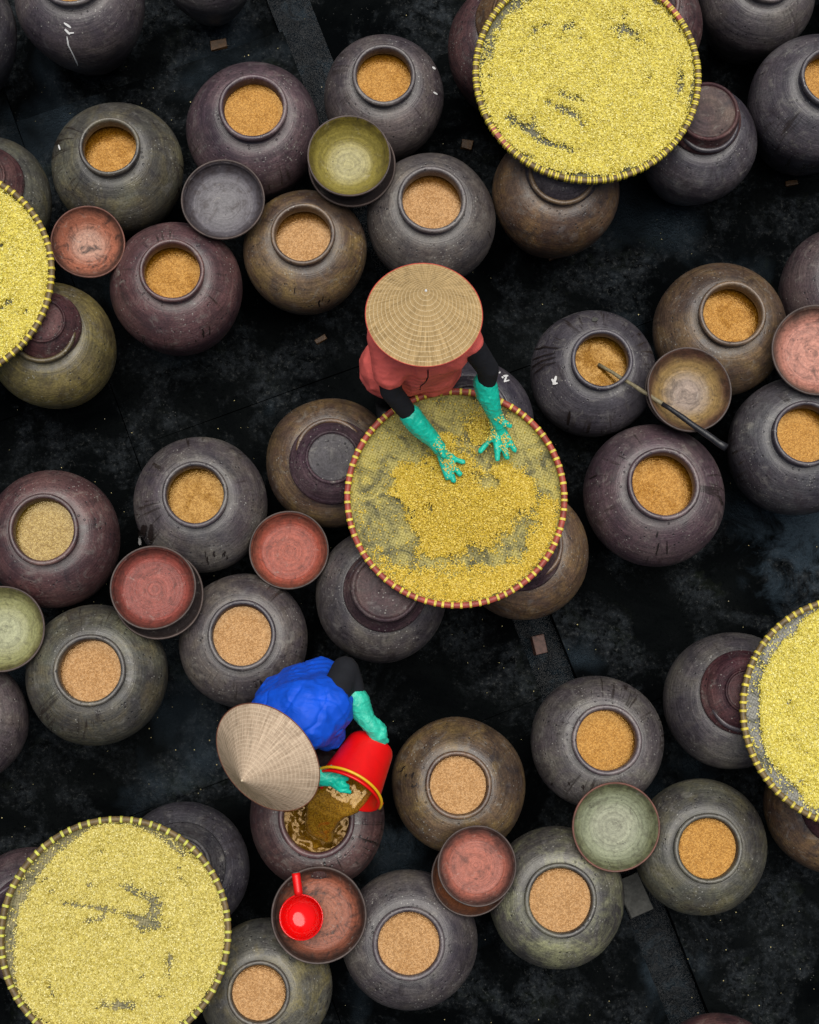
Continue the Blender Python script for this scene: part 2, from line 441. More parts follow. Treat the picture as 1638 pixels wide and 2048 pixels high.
def hat_material(name, c1, c2, thread, rings, spokes):
    t = NT(name); uv = t.attr('hatuv', 'GEOMETRY', 'Vector'); ca, sa, v = t.sep(uv)   # cos, sin of the angle, radius 0..1
    k = 34.0
    leaf = t.noise(t.comb(t.math('MULTIPLY', ca, k), t.math('MULTIPLY', sa, k), t.math('MULTIPLY', v, 2.5)), 1.0, 4, .7, .2)
    tone = t.noise(t.comb(t.math('MULTIPLY', ca, 5.0), t.math('MULTIPLY', sa, 5.0), t.math('MULTIPLY', v, 5.0)), 1.0, 5, .65, .5)
    c = t.mix(t.ramp(leaf, .36, .64), tuple(x*.80 for x in c1), tuple(x*1.08 for x in c2))
    c = t.mix(t.ramp(tone, .52, .72, 0, .65), c, tuple(x*.5 for x in c1))
    rg = t.math('FRACT', t.math('MULTIPLY', t.math('ADD', v, t.math('MULTIPLY', t.math('SUBTRACT', tone, .5), .03)), rings)); ln = t.ramp(t.math('ABSOLUTE', t.math('SUBTRACT', rg, .5)), .415, .465)
    br = t.noise(t.comb(t.math('MULTIPLY', ca, 26.0), t.math('MULTIPLY', sa, 26.0), t.math('MULTIPLY', v, rings)), 1.0, 2)
    c = t.mix(t.math('MULTIPLY', ln, t.ramp(br, .32, .6, .25, .9)), c, thread)
    cell = t.math('MULTIPLY', t.ramp(t.math('ABSOLUTE', t.math('SUBTRACT', rg, .5)), .05, .33, 1, 0), t.ramp(t.noise(t.comb(t.math('MULTIPLY', ca, 13.0), t.math('MULTIPLY', sa, 13.0), t.math('MULTIPLY', v, rings*.9)), 1.0, 3, .7), .42, .62))
    c = t.mix(t.math('MULTIPLY', cell, .38), c, tuple(x*.45 for x in c1))
    h = t.math('ADD', leaf, t.math('MULTIPLY', ln, .6))
    t.bs(Base_Color=c, Roughness=.6, Normal=t.bump(h, .5, .004), Specular_IOR_Level=.3)
    return t.m

# ================================================================== THE YARD
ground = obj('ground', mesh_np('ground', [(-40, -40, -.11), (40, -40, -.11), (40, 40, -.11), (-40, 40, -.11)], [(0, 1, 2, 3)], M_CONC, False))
tag(ground, kind='structure')
gB0, gB1 = at(612, 80, 0), at(1345, 1950, 0)        # the drain that crosses the yard
U = (gB1-gB0).normalized(); Vv = Vector((-U.y, U.x, 0))  # along / across the drains
if Vv.x < 0: Vv = -Vv
def uv2w(u, v, z=0): return Vector((U.x*u+Vv.x*v, U.y*u+Vv.y*v, z))
vB = Vv.dot((gB0+gB1)/2)
DW = .17
cols = [(vB-4.1, vB-2.75), (vB-2.75, vB-1.4), (vB-1.4, vB-DW/2), (vB+DW/2, vB+1.4), (vB+1.4, vB+2.8), (vB+2.8, vB+4.2)]
slab_bounds = []
for ci, (v0, v1) in enumerate(cols):
    u = -4.2 + .37*ci
    while u < 4.6:
        L = random.uniform(1.5, 1.9); u1 = u+L
        zt = random.uniform(-.004, .004); g = .0015
        c = [(u+g, v0+g), (u1-g, v0+g), (u1-g, v1-g), (u+g, v1-g)]
        nu, nv = 10, 10
        V = []; F = []
        for i in range(nu+1):
            for j in range(nv+1):
                uu = u+g+(u1-u-2*g)*i/nu; vv = v0+g+(v1-v0-2*g)*j/nv
                e = min(i, nu-i, j, nv-j)
                if e == 0: uu += random.uniform(-.0012, .0012); vv += random.uniform(-.0012, .0012)
                zz = zt + .006*mnoise.noise(Vector((uu*2, vv*2, 3))) - (.006 if e == 0 else 0)
                V.append(uv2w(uu, vv, zz))
        n1 = nv+1
        for i in range(nu):
            for j in range(nv): F.append((i*n1+j, i*n1+j+1, (i+1)*n1+j+1, (i+1)*n1+j))
        ring = [j for j in range(nv+1)]+[i*n1+nv for i in range(1, nu+1)]+[nu*n1+j for j in range(nv-1, -1, -1)]+[i*n1 for i in range(nu-1, 0, -1)]
        b0 = len(V)
        for r in ring: V.append(Vector((V[r].x, V[r].y, -.109)))
        m = len(ring)
        for k in range(m): F.append((ring[k], b0+k, b0+(k+1) % m, ring[(k+1) % m]))
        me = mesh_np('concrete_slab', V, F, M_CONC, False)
        obj('concrete_slab', me, ground)
        u = u1
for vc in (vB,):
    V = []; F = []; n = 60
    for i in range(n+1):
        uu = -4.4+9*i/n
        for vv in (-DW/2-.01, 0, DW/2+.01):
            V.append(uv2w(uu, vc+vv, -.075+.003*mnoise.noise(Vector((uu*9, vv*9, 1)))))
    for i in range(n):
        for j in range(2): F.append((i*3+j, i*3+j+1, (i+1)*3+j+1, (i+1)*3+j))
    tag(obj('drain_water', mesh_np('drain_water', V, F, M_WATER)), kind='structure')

# ================================================================== JARS
RAISE = .26
JP = [(0, .02), (.30, .018), (.54, .0), (.58, .02), (.66, .20), (.77, .50), (.87, .82), (.95, 1.12), (.993, 1.38), (1.0, 1.28+RAISE),
      (.985, 1.42+RAISE), (.93, 1.595+RAISE), (.83, 1.75+RAISE), (.70, 1.866+RAISE), (.60, 1.915+RAISE), (.515, 1.93+RAISE)]
JN = [(.492, 1.933), (.472, 1.95), (.466, 1.985), (.470, 2.03), (.484, 2.06), (.506, 2.075), (.513, 2.10), (.506, 2.128), (.485, 2.145), (.455, 2.14), (.440, 2.115),
      (.432, 2.06), (.432, 1.96), (.45, 1.90), (.52, 1.83), (.66, 1.74), (.80, 1.60), (.87, 1.45)]
RIMZ = 2.145+RAISE
JN = [(r, z+RAISE) for r, z in JN]
JPS = np.vstack([catmull(JP, 3)[:-1], catmull(JN, 2)])
_outer = [(r, z) for r, z in catmull(JP, 6)]
def jar_top(d):
    """height / R of the jar's outside at distance d / R from its axis"""
    if d >= 1: return -9
    if d < .52: return RIMZ
    rs = [(r, z) for r, z in _outer if z > 1.27+RAISE]
    for (r0, z0), (r1, z1) in zip(rs, rs[1:]):
        if r1 <= d <= r0: return z0+(z1-z0)*(r0-d)/(r0-r1+1e-9)
    return 1.93+RAISE
def prof_r(z):
    for (r0, z0), (r1, z1) in zip(_outer, _outer[1:]):
        if z0 <= z <= z1 and z1 > z0 and z0 > .01: return r0+(r1-r0)*(z-z0)/(z1-z0)
    if z > 1.93+RAISE: return .51
    return 0

TONES = {  # clay families: main, second, stain
    'G': ((.074, .076, .072), (.125, .130, .105), (.240, .225, .095)),
    'P': ((.080, .052, .072), (.128, .098, .108), (.070, .044, .060)),
    'B': ((.110, .072, .046), (.170, .122, .078), (.330, .230, .085)),
    'D': ((.050, .047, .064), (.092, .092, .108), (.150, .165, .185)),
    'R': ((.100, .046, .054), (.140, .084, .086), (.085, .036, .042)),
    'O': ((.120, .105, .045), (.180, .160, .070), (.330, .275, .085)),
    'S': ((.078, .068, .084), (.128, .120, .128), (.190, .185, .150)),
}
JARS = {}
def settone(o, fam, accent=.6, drip=.4, mul=1.0):
    a, b, c = TONES[fam] if isinstance(fam, str) else fam
    j = lambda q: [max(.002, x*mul*k*random.uniform(.94, 1.06)) for x, k in zip(q, (.70, .65, .64))]
    o['tone_a'] = j(a); o['tone_b'] = j(b); o['tone_c'] = j(c); o['accent'] = float(accent); o['drip'] = float(drip)
def make_jar(key, mouth, body, fam, label, accent=.6, drip=.4, mouthR=None, mul=1.0, group=None, relx=True):
    """mouth: picture position of the rim's centre (or None); body: left and right edge, (x0, x1[, y])"""
    R = .28
    for _ in range(4):
        ze = (1.25+RAISE)*R; zr = RIMZ*R
        if mouth is not None:
            m = at(mouth[0], mouth[1], zr)
            y = m.y
            s0 = (mouth[1]-NADIR[1])*(1-.031)+NADIR[1]
            p0, p1 = at(body[0], s0, ze), at(body[1], s0, ze)
            cx = (p0.x+p1.x)/2
            dx = max(-.045, min(.045, m.x-cx)); cx = m.x-dx
            R = abs(p1.x-p0.x)/2*.985
            c = Vector((cx, y, 0)); sh = Vector((dx, 0, 0))
        else:
            p0, p1 = at(body[0], body[2], ze), at(body[1], body[2], ze)
            R = abs(p1.x-p0.x)/2*.985; c = Vector(((p0.x+p1.x)/2, p0.y, 0)); sh = Vector((0, 0, 0))
    mk = 1.0
    if mouthR: mk = mouthR*pxm(mouth[0], mouth[1], zr)/(.512*R)
    sd = random.uniform(0, 100); ph = random.uniform(0, 6.28); el = random.uniform(.0, .022)
    def fn(r, a, z):
        z -= RAISE; t = max(0, min(1, (z-1.25)/.68)); t = t*t*(3-2*t)
        f = 1 + (mk-1)*max(0, min(1, (z-1.5)/.4)) if r < .95 or z > 1.5 else 1
        if z < 1.5: f = 1
        w = 1+el*math.cos(2*a+ph)+.018*mnoise.noise(Vector((math.cos(a)*1.3, math.sin(a)*1.3, z*1.6+sd)))
        w2 = .006*mnoise.noise(Vector((math.cos(a)*.8, math.sin(a)*.8, sd)))
        return (r*R*f*w*math.cos(a)+sh.x*t, r*R*f*w*math.sin(a)+sh.y*t, (z+RAISE+(w2*(z > 1.0)))*R)
    V, F, _ = lathe(JPS, 60, fn)
    root = empty('clay_jar', c)
    ns = len(catmull(JP, 3))-1
    nrow = len(JPS)
    body_me = None
    # body and rim are separate parts of one jar
    Vb, Fb, _ = lathe(JPS[:ns+1], 60, fn); Vn, Fn, _ = lathe(JPS[ns:], 60, fn)
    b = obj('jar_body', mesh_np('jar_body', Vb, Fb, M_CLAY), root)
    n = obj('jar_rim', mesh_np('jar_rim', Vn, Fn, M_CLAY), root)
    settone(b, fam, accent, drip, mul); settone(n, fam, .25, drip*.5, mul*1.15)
    tag(root, label, 'jar', group or 'clay jars standing in the yard')
    JARS[key] = dict(c=c, R=R, sh=sh, root=root, mk=mk, top=RIMZ*R, label=label)
    return JARS[key]
MASHT = {'a': ((.135, .055, .0035), (.095, .036, .002), (.27, .135, .015), (1, .64, .26)),    # amber
         'o': ((.165, .058, .003), (.12, .040, .0015), (.31, .140, .012), (1, .60, .22)),     # orange
         'p': ((.165, .064, .010), (.12, .044, .005), (.30, .145, .035), (1, .67, .38)),      # pinkish
         'y': ((.15, .088, .005), (.10, .052, .003), (.33, .22, .032), (.85, .70, .42))}      # yellow and coarse
def make_mash(key, fam, label, depth=.10):
    J = JARS[key]; R = J['R']
    dz = depth*3.2+.04; zl = (RIMZ-dz)*R
    r = float(np.interp(dz, [0, .10, .20, .26, .34], [.440, .440, .440, .455, .52]))*R*J['mk']*1.01
    pr = [(r*t, .003*t**8) for t in np.linspace(0, 1.02, 14)]
    sd = random.random()*50
    def fn(rr, a, z):
        x, y = rr*math.cos(a), rr*math.sin(a)
        return (x, y, z)
    V, F, _ = lathe(pr, 48, fn)
    F = [tuple(reversed(f)) if False else tuple(f) for f in F]
    o = obj('soybean_mash', mesh_np('soybean_mash', V, F, M_MASH), None, (J['c'].x+J['sh'].x, J['c'].y+J['sh'].y, zl))
    a, b, c, fl = MASHT[fam]; o['tone_a'] = list(a); o['tone_b'] = list(b); o['tone_c'] = list(c); o['film'] = list(fl); o['wet'] = {'j8': .8, 'j9': .75, 'j12': .6, 'j7': .6, 'j1': .6, 'j3': .5, 'j6': .5, 'j2': .3}.get(key, .2)
    tag(o, label, 'soy mash', 'mash fermenting in the open jars')
    return o

OPEN = [  # key, mouth centre, mouth radius, body edges, clay, accent, mash tone, depth, jar label, mash label
 ('j1', (218, 291), 62, (103, 368), 'G', .45, 'o', .10, 'grey-green open clay jar between grey bowl and tilted terracotta bowl', 'orange mash in the grey-green jar beside the tilted terracotta bowl'),
 ('j2', (506, 213), 70, (370, 642), 'P', .5, 'o', .06, 'dusky purple open clay jar between grey bowl and olive-glazed bowl', 'orange mash in the dusky purple jar between grey and olive-glazed bowls'),
 ('j3', (768, 148), 65, (645, 890), 'S', .4, 'o', .08, 'slate open clay jar with white fleck beside olive-glazed bowl', 'orange mash in the slate jar with white fleck by the olive-glazed bowl'),
 ('j4', (606, 467), 65, (485, 735), 'B', .7, 'p', .10, 'ochre-brown open clay jar between grey bowl and olive-glazed bowl', 'tan mash in the ochre-brown jar between grey and olive-glazed bowls'),
 ('j5', (864, 398), 70, (730, 993), 'S', .5, 'p', .09, 'slate purple open clay jar just behind the worker in red', 'tan mash in the slate purple jar behind the worker in red'),
 ('j6', (343, 540), 66, (219, 487), 'R', .4, 'o', .09, 'dark plum open clay jar between grey bowl and tilted terracotta bowl', 'orange mash in the dark plum jar beside the tilted terracotta bowl'),
 ('j7', (1466, 626), 68, (1305, 1573), 'B', .35, 'o', .09, 'warm brown open clay jar beside the ochre-bottomed bowl under the pole', 'orange mash in the warm brown jar beside the ochre-bottomed bowl'),
 ('j8', (1205, 718), 63, (1058, 1313), 'D', .4, 'a', .10, 'dark slate open clay jar with a stirring pole standing in it', 'amber mash with the stirring pole dipped in it'),
 ('j9', (1328, 967), 74, (1165, 1450), 'P', .35, 'o', .10, 'purple open clay jar lying under the dark end of the pole', 'orange mash in the purple jar beside the stirring pole'),
 ('j10', (1614, 866), 68, (1456, 1736), 'D', .5, 'o', .09, 'blue-grey open clay jar between pink bowl and ochre-bottomed bowl', 'orange mash in the blue-grey jar beside the pink bowl'),
 ('j11', (86, 1058), 72, (-32, 245), 'R', .3, 'y', .08, 'reddish plum open clay jar holding coarse yellow mash', 'coarse yellow mash in the reddish plum jar'),
 ('j12', (390, 988), 67, (264, 538), 'S', .4, 'a', .10, 'grey-brown open clay jar between two red-lined bowls, wet stain on its side', 'yellow-brown mash in the grey-brown jar between two red-lined bowls'),
 ('j13', (483, 1270), 70, (353, 620), 'S', .5, 'p', .07, 'grey open clay jar with dark drips behind the worker in blue', 'tan mash in the grey jar behind the worker in blue'),
 ('j14', (178, 1340), 73, (50, 337), 'G', .35, 'p', .08, 'grey-green open clay jar with pinkish mash beside the celadon-olive bowl', 'pinkish tan mash in the grey-green jar by the celadon-olive bowl'),
 ('j15', (917, 1570), 68, (780, 1054), 'B', .6, 'p', .04, 'brown open clay jar beside the red bucket and a red-lined bowl', 'tan mash in the brown jar beside the red bucket'),
 ('j16', (1214, 1480), 71, (1060, 1328), 'B', .4, 'o', .09, 'grey-brown open clay jar standing over the drain', 'orange tan mash in the grey-brown jar over the drain'),
 ('j17', (1418, 1697), 70, (1265, 1535), 'G', .35, 'o', .04, 'dark green-grey open clay jar between celadon bowl and the pale grain tray', 'orange mash in the green-grey jar beside the celadon bowl'),
 ('j18', (1122, 1801), 74, (973, 1252), 'O', .4, 'p', .03, 'mossy olive-grey open clay jar between celadon bowl and red-lined bowls', 'tan mash in the mossy jar between celadon and red-lined bowls'),
 ('j19', (818, 1888), 73, (680, 957), 'S', .3, 'p', .03, 'smooth mauve-grey open clay jar beside the bowl with the red ladle', 'tan mash in the mauve-grey jar beside the red ladle'),
 ('j20', (517, 1987), 64, (395, 667), 'G', .9, 'p', .04, 'blotchy green-grey open clay jar between grain tray and ladle bowl', 'pinkish brown mash in the blotchy green-grey jar'),
 ('j22', (1668, 152), 66, (1500, 1772), 'D', .3, 'o', .08, 'slate purple open clay jar apart beyond the lidded jar with the brown disc', 'orange mash in the slate purple jar standing apart'),
]
for k, m, mr, b, fam, acc, mt, dep, lab, ml in OPEN:
    make_jar(k, m, b, {'j18': 'G', 'j16': 'S', 'j15': 'B'}.get(k, fam), lab, acc, random.choice((.2, .5, .8)), mr)
    make_mash(k, mt, ml, dep)
JARS['j12']['root'].children[0]['drip'] = .9; JARS['j13']['root'].children[0]['drip'] = .8
JARS['j18']['root'].children[0]['accent'] = .95; JARS['j18']['root'].children[0]['tone_c'] = [.22, .23, .13]
make_jar('j21', (633, 1637), (495, 772), 'R', 'wet-streaked brown open clay jar being filled from the red bucket', .5, 1.0, 78, .95)

CLOSED = [  # key, body edges and centre height, clay, accent, lid centre, lid radius, lid tone, foot radius, labels
 ('ka', (530, 794, 925), 'B', .5, (667, 930), 87, 'P', .60, 'brown clay jar under a dark lid with a pale grey disc', 'dark inverted bowl lid with a pale grey round foot'),
 ('kb', (627, 897, 1190), 'S', .4, (770, 1182), 84, 'P', .78, 'grey clay jar whose ringed lid peeks from the red-rimmed tray', 'ringed plum inverted bowl lid beside the red-rimmed tray'),
 ('kc', (912, 1180, 1105), 'B', .6, (1040, 1100), 84, 'P', .65, 'ochre-sided clay jar under the red-rimmed tray', 'dark lid on the ochre-sided jar under the red-rimmed tray'),
 ('kd', (806, 1070, 848), 'D', .2, (935, 835), 84, 'D', .65, 'dark clay jar with white painted figures under the red-rimmed tray', 'dark lid between the worker in red and the red-rimmed tray'),
 ('ke', (1325, 1600, 1400), 'S', .35, (1482, 1385), 84, 'R', .50, 'grey clay jar under a wide plum lid beside the pale-weave tray', 'wide plum inverted bowl lid beside the pale-weave grain tray'),
 ('kf', (1528, 1792, 1612), 'B', .5, (1675, 1612), 76, 'R', .6, 'brown clay jar mostly under the pale-weave grain tray', 'reddish lid mostly under the pale-weave grain tray'),
 ('kg', (1278, 1513, 285), 'D', .55, (1406, 238), 74, 'R', .80, 'slate clay jar under a purple lid with a mottled brown disc', 'purple inverted bowl lid with a mottled brown disc'),
 ('kh', (985, 1238, 385), 'B', .5, (1128, 332), 76, 'D', .6, 'brown clay jar under the edge of the double-tied tray', 'black lid just under the edge of the double-tied tray'),
 ('ki', (892, 1150, 95), 'R', .3, (1030, 45), 80, 'B', .6, 'dark purple clay jar under the double-tied tray', 'brown lid on the dark purple jar under the double-tied tray'),
 ('kj', (1148, 1403, 50), 'R', .3, (1275, 5), 80, 'P', .6, 'plum-brown clay jar under the double-tied tray', 'plum lid on the plum-brown jar under the double-tied tray'),
 ('kn', (-146, 107, 400), 'G', .4, (-28, 370), 78, 'R', .6, 'grey-green clay jar under the tray beside the terracotta bowl', 'dark plum lid on the grey-green jar under the tray'),
 ('ko', (-24, 233, 690), 'O', .7, (95, 655), 70, 'R', .62, 'olive-yellow clay jar under the tray beside the terracotta bowl', 'glossy plum lid on the olive-yellow jar'),
 ('kq', (238, 502, 1735), 'D', .3, (362, 1735), 90, 'D', .7, 'charcoal clay jar behind the green-tied grain tray', 'charcoal lid half under the green-tied grain tray'),
 ('kr', (-72, 195, 1830), 'P', .3, (62, 1830), 80, 'P', .65, 'purple clay jar nearly hidden by the green-tied grain tray', 'purple lid hidden by the green-tied grain tray'),
]
LIDS = {}
FOOT = {'ka': ((.085, .083, .10), (.10, .10, .115), (.08, .08, .09)), 'kb': ((.085, .056, .062), (.10, .072, .075), (.09, .06, .06)), 'kg': ((.075, .05, .055), (.14, .11, .095), (.05, .04, .06))}
def make_lid(key, px, rpx, fam, label, foot):
    J = JARS[key]; R = J['R']; z = (1.85+RAISE)*R
    for _ in range(3):
        c = at(px[0], px[1], z); r = rpx*pxm(px[0], px[1], z)
        off = (Vector((c.x, c.y, 0))-J['c']); 
        if off.length > .035: c = J['c']+off.normalized()*.035
        z = jar_top(min(.95, (r)/R))*R+.004
    H = RIMZ*R-z+.045; f = r*foot
    out = [(r*.93, .006), (r*.985, 0), (r, .012), (r*.985, .026), (r*.93, .040), (max(r*.78, f*1.06), H*.72), (f*1.04, H*.92), (f*1.03, H), (f*.985, H+.006), (f*.93, H+.003), (f*.86, H-.008), (f*.5, H-.010), (0, H-.010)]
    sd = random.uniform(0, 50)
    def fn(rr, a, zz):
        w = 1+.012*mnoise.noise(Vector((math.cos(a), math.sin(a), sd)))
        return (rr*w*math.cos(a), rr*w*math.sin(a), zz)
    V, F, _ = lathe(catmull(out, 3), 52, fn)
    V2, F2, _ = lathe([(r*.93, .006), (r*.86, .03), (r*.7, H*.8), (0, H*.85)], 52, fn)
    V, F = join([(V, F), (V2, F2)])
    root = empty('jar_lid', (c.x, c.y, z))
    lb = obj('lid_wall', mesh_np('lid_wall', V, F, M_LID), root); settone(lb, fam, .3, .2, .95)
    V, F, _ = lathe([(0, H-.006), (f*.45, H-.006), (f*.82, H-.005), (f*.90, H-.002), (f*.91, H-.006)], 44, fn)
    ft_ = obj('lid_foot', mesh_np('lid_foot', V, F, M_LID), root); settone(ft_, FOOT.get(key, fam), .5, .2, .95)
    tag(root, label, 'jar lid', 'inverted bowls covering the jars')
    LIDS[key] = dict(c=Vector((c.x, c.y, 0)), r=r, top=z+H+.006)
    J['top'] = z+H+.006
    return root, f, H, z
for k, b, fam, acc, lc, lr, lt, ft, lab, ll in CLOSED:
    make_jar(k, None, b, fam, lab, acc, .3)
    root, f, H, z = make_lid(k, lc, lr, lt, ll, ft)
FARJ = [  # jars cut by the picture's edge
 ('fk', (30, 290, 0), 'S', 'slate clay jar with a long white paint drip'),
 ('fl', (-222, 33, 60), 'D', 'dark clay jar beside the jar with the paint drip'),
 ('fm', (322, 512, -62), 'D', 'near-black clay jar beyond the empty floor by the paint-dripped jar'),
 ('fj', (1400, 1628, -6), 'S', 'slate clay jar beyond the lidded jar with the brown disc'),
 ('fp', (-206, 57, 1442), 'S', 'slate clay jar beside the celadon-olive bowl'),
 ('ft', (1560, 1826, 585), 'P', 'purple-grey clay jar between warm brown jar and pink bowl'),
 ('fs', (1306, 1576, 2166), 'R', 'plum clay jar at the end of the drain'),
 ('fu', (1632, 1880, -95), 'D', 'dark clay jar next to the slate jar standing apart'),
]
for k, b, fam, lab in FARJ:
    make_jar(k, None, b, fam, lab, .35, .35)
    make_mash(k, 'o', {'fk': 'mash in the jar with the long white paint drip', 'fl': 'mash in the dark jar beside the paint-dripped jar',
      'fm': 'mash in the near-black jar', 'fj': 'mash in the slate jar beyond the lidded jar', 'fp': 'mash in the slate jar beside the celadon-olive bowl',
      'ft': 'mash in the purple-grey jar beside the pink bowl', 'fs': 'mash in the plum jar at the end of the drain', 'fu': 'mash in the dark jar next to the slate jar'}[k], .08)

# ---- paint marks that follow the clay
def on_jar(J, px, py, lift=.0025):
    R = J['R']
    for z in np.linspace(2.28*R, .05*R, 500):
        p = at(px, py, z); t = max(0, min(1, (z/R-1.25-RAISE)/.68)); t = t*t*(3-2*t)
        d = Vector((p.x-J['c'].x-J['sh'].x*t, p.y-J['c'].y-J['sh'].y*t, 0))
        if d.length <= prof_r(z/R)*R:
            n = Vector((d.x, d.y, (z-1.5*R)*1.1)).normalized(); return p+n*lift
    return at(px, py, 1.2*R)
def paint(key, strokes, name='paint_mark', mat=None):
    J = JARS[key]; parts = []
    for pts, w in strokes:
        P = np.array(pts, float); L = [];
        for i in range(len(P)-1):
            n = max(2, int(np.hypot(*(P[i+1]-P[i]))/5))
            for k in range(n): L.append(P[i]+(P[i+1]-P[i])*k/n)
        L.append(P[-1]); V = []; F = []
        for i, q in enumerate(L):
            d = L[min(i+1, len(L)-1)]-L[max(i-1, 0)]; d = d/(np.hypot(*d)+1e-6); s = np.array((-d[1], d[0]))
            ww = w*random.uniform(.7, 1.2)*(.6 if i in (0, len(L)-1) else 1)
            for e in (-1, 1): V.append(on_jar(J, *(q+s*e*ww/2))-J['root'].location)
        for i in range(len(L)-1): F.append((2*i, 2*i+2, 2*i+3, 2*i+1))
        parts.append((V, F))
    for V, F in parts: obj(name, mesh_np(name, V, F, mat or M_PAINT, False), J['root'])
paint('fk', [([(128, 45), (142, 55)], 4), ([(130, 58), (140, 68)], 5), ([(135, 66), (148, 65)], 4), ([(134, 72), (137, 90), (148, 112), (156, 130)], 2.5)])
paint('j8', [([(1104, 758), (1113, 768)], 6), ([(1113, 752), (1109, 768)], 5), ([(1106, 768), (1116, 766)], 5)])
paint('j8', [([(1184, 640), (1196, 639)], 9)], 'paint_mark', M_TILE)
paint('kd', [([(998, 745), (1000, 747)], 4), ([(1003, 754), (1006, 757)], 4), ([(1006, 753), (1016, 752)], 4), ([(1013, 752), (1008, 764)], 4), ([(1007, 764), (1018, 761)], 4)])
paint('j3', [([(864, 134), (870, 139)], 4), ([(866, 184), (874, 189)], 3)])
paint('j1', [([(118, 290), (121, 300)], 3)])
M_DRIP = simple('dried_drip', (.018, .013, .012), .35, .3, 60, .2, .001)
paint('j8', [([(1072, 700), (1090, 694), (1118, 697)], 2.5), ([(1066, 720), (1085, 712), (1110, 706)], 2.5), ([(1064, 735), (1084, 722), (1112, 714)], 3), ([(1068, 748), (1090, 731), (1112, 724)], 2.5), ([(1140, 822), (1136, 850)], 5)], 'dried_drip', M_DRIP)
paint('j13', [([(495, 1372), (494, 1392)], 3), ([(508, 1362), (514, 1378), (519, 1392)], 6), ([(520, 1360), (528, 1376)], 6), ([(532, 1358), (538, 1372)], 4)], 'dried_drip', M_DRIP)
paint('j9', [([(1318, 1085), (1312, 1110)], 3), ([(1334, 1082), (1334, 1108)], 2.5), ([(1180, 958), (1195, 950)], 3), ([(1316, 1062), (1313, 1074)], 5)], 'dried_drip', M_DRIP)
paint('j5', [([(965, 452), (976, 463), (981, 476)], 2.5)], 'dried_drip', M_DRIP)
paint('j12', [([(290, 1050), (284, 1075)], 14), ([(304, 1048), (300, 1080)], 8), ([(278, 1060), (280, 1090)], 6)], 'dried_drip', M_DRIP)

def runs(key, x0, x1, y0, y1, n, ln, dx=0):
    st = []
    for _ in range(n):
        x, y = random.uniform(x0, x1), random.uniform(y0, y1); l = random.uniform(.5, 1.2)*ln
        st.append(([(x, y), (x+dx*.4*l+random.uniform(-3, 3), y+l*.5), (x+dx*l+random.uniform(-3, 3), y+l)], random.uniform(1.8, 4)))
    paint(key, st, 'dried_drip', M_DRIP)
runs('j21', 722, 752, 1590, 1680, 12, 14, 1.4); runs('j21', 515, 545, 1570, 1660, 6, 10, -.8)
runs('j15', 800, 840, 1500, 1600, 6, 10, -.6); runs('j4', 580, 660, 560, 600, 4, 14); runs('j6', 370, 420, 650, 680, 5, 18); runs('j12', 400, 460, 1100, 1120, 6, 16); runs('j16', 1100, 1180, 1560, 1580, 4, 10)
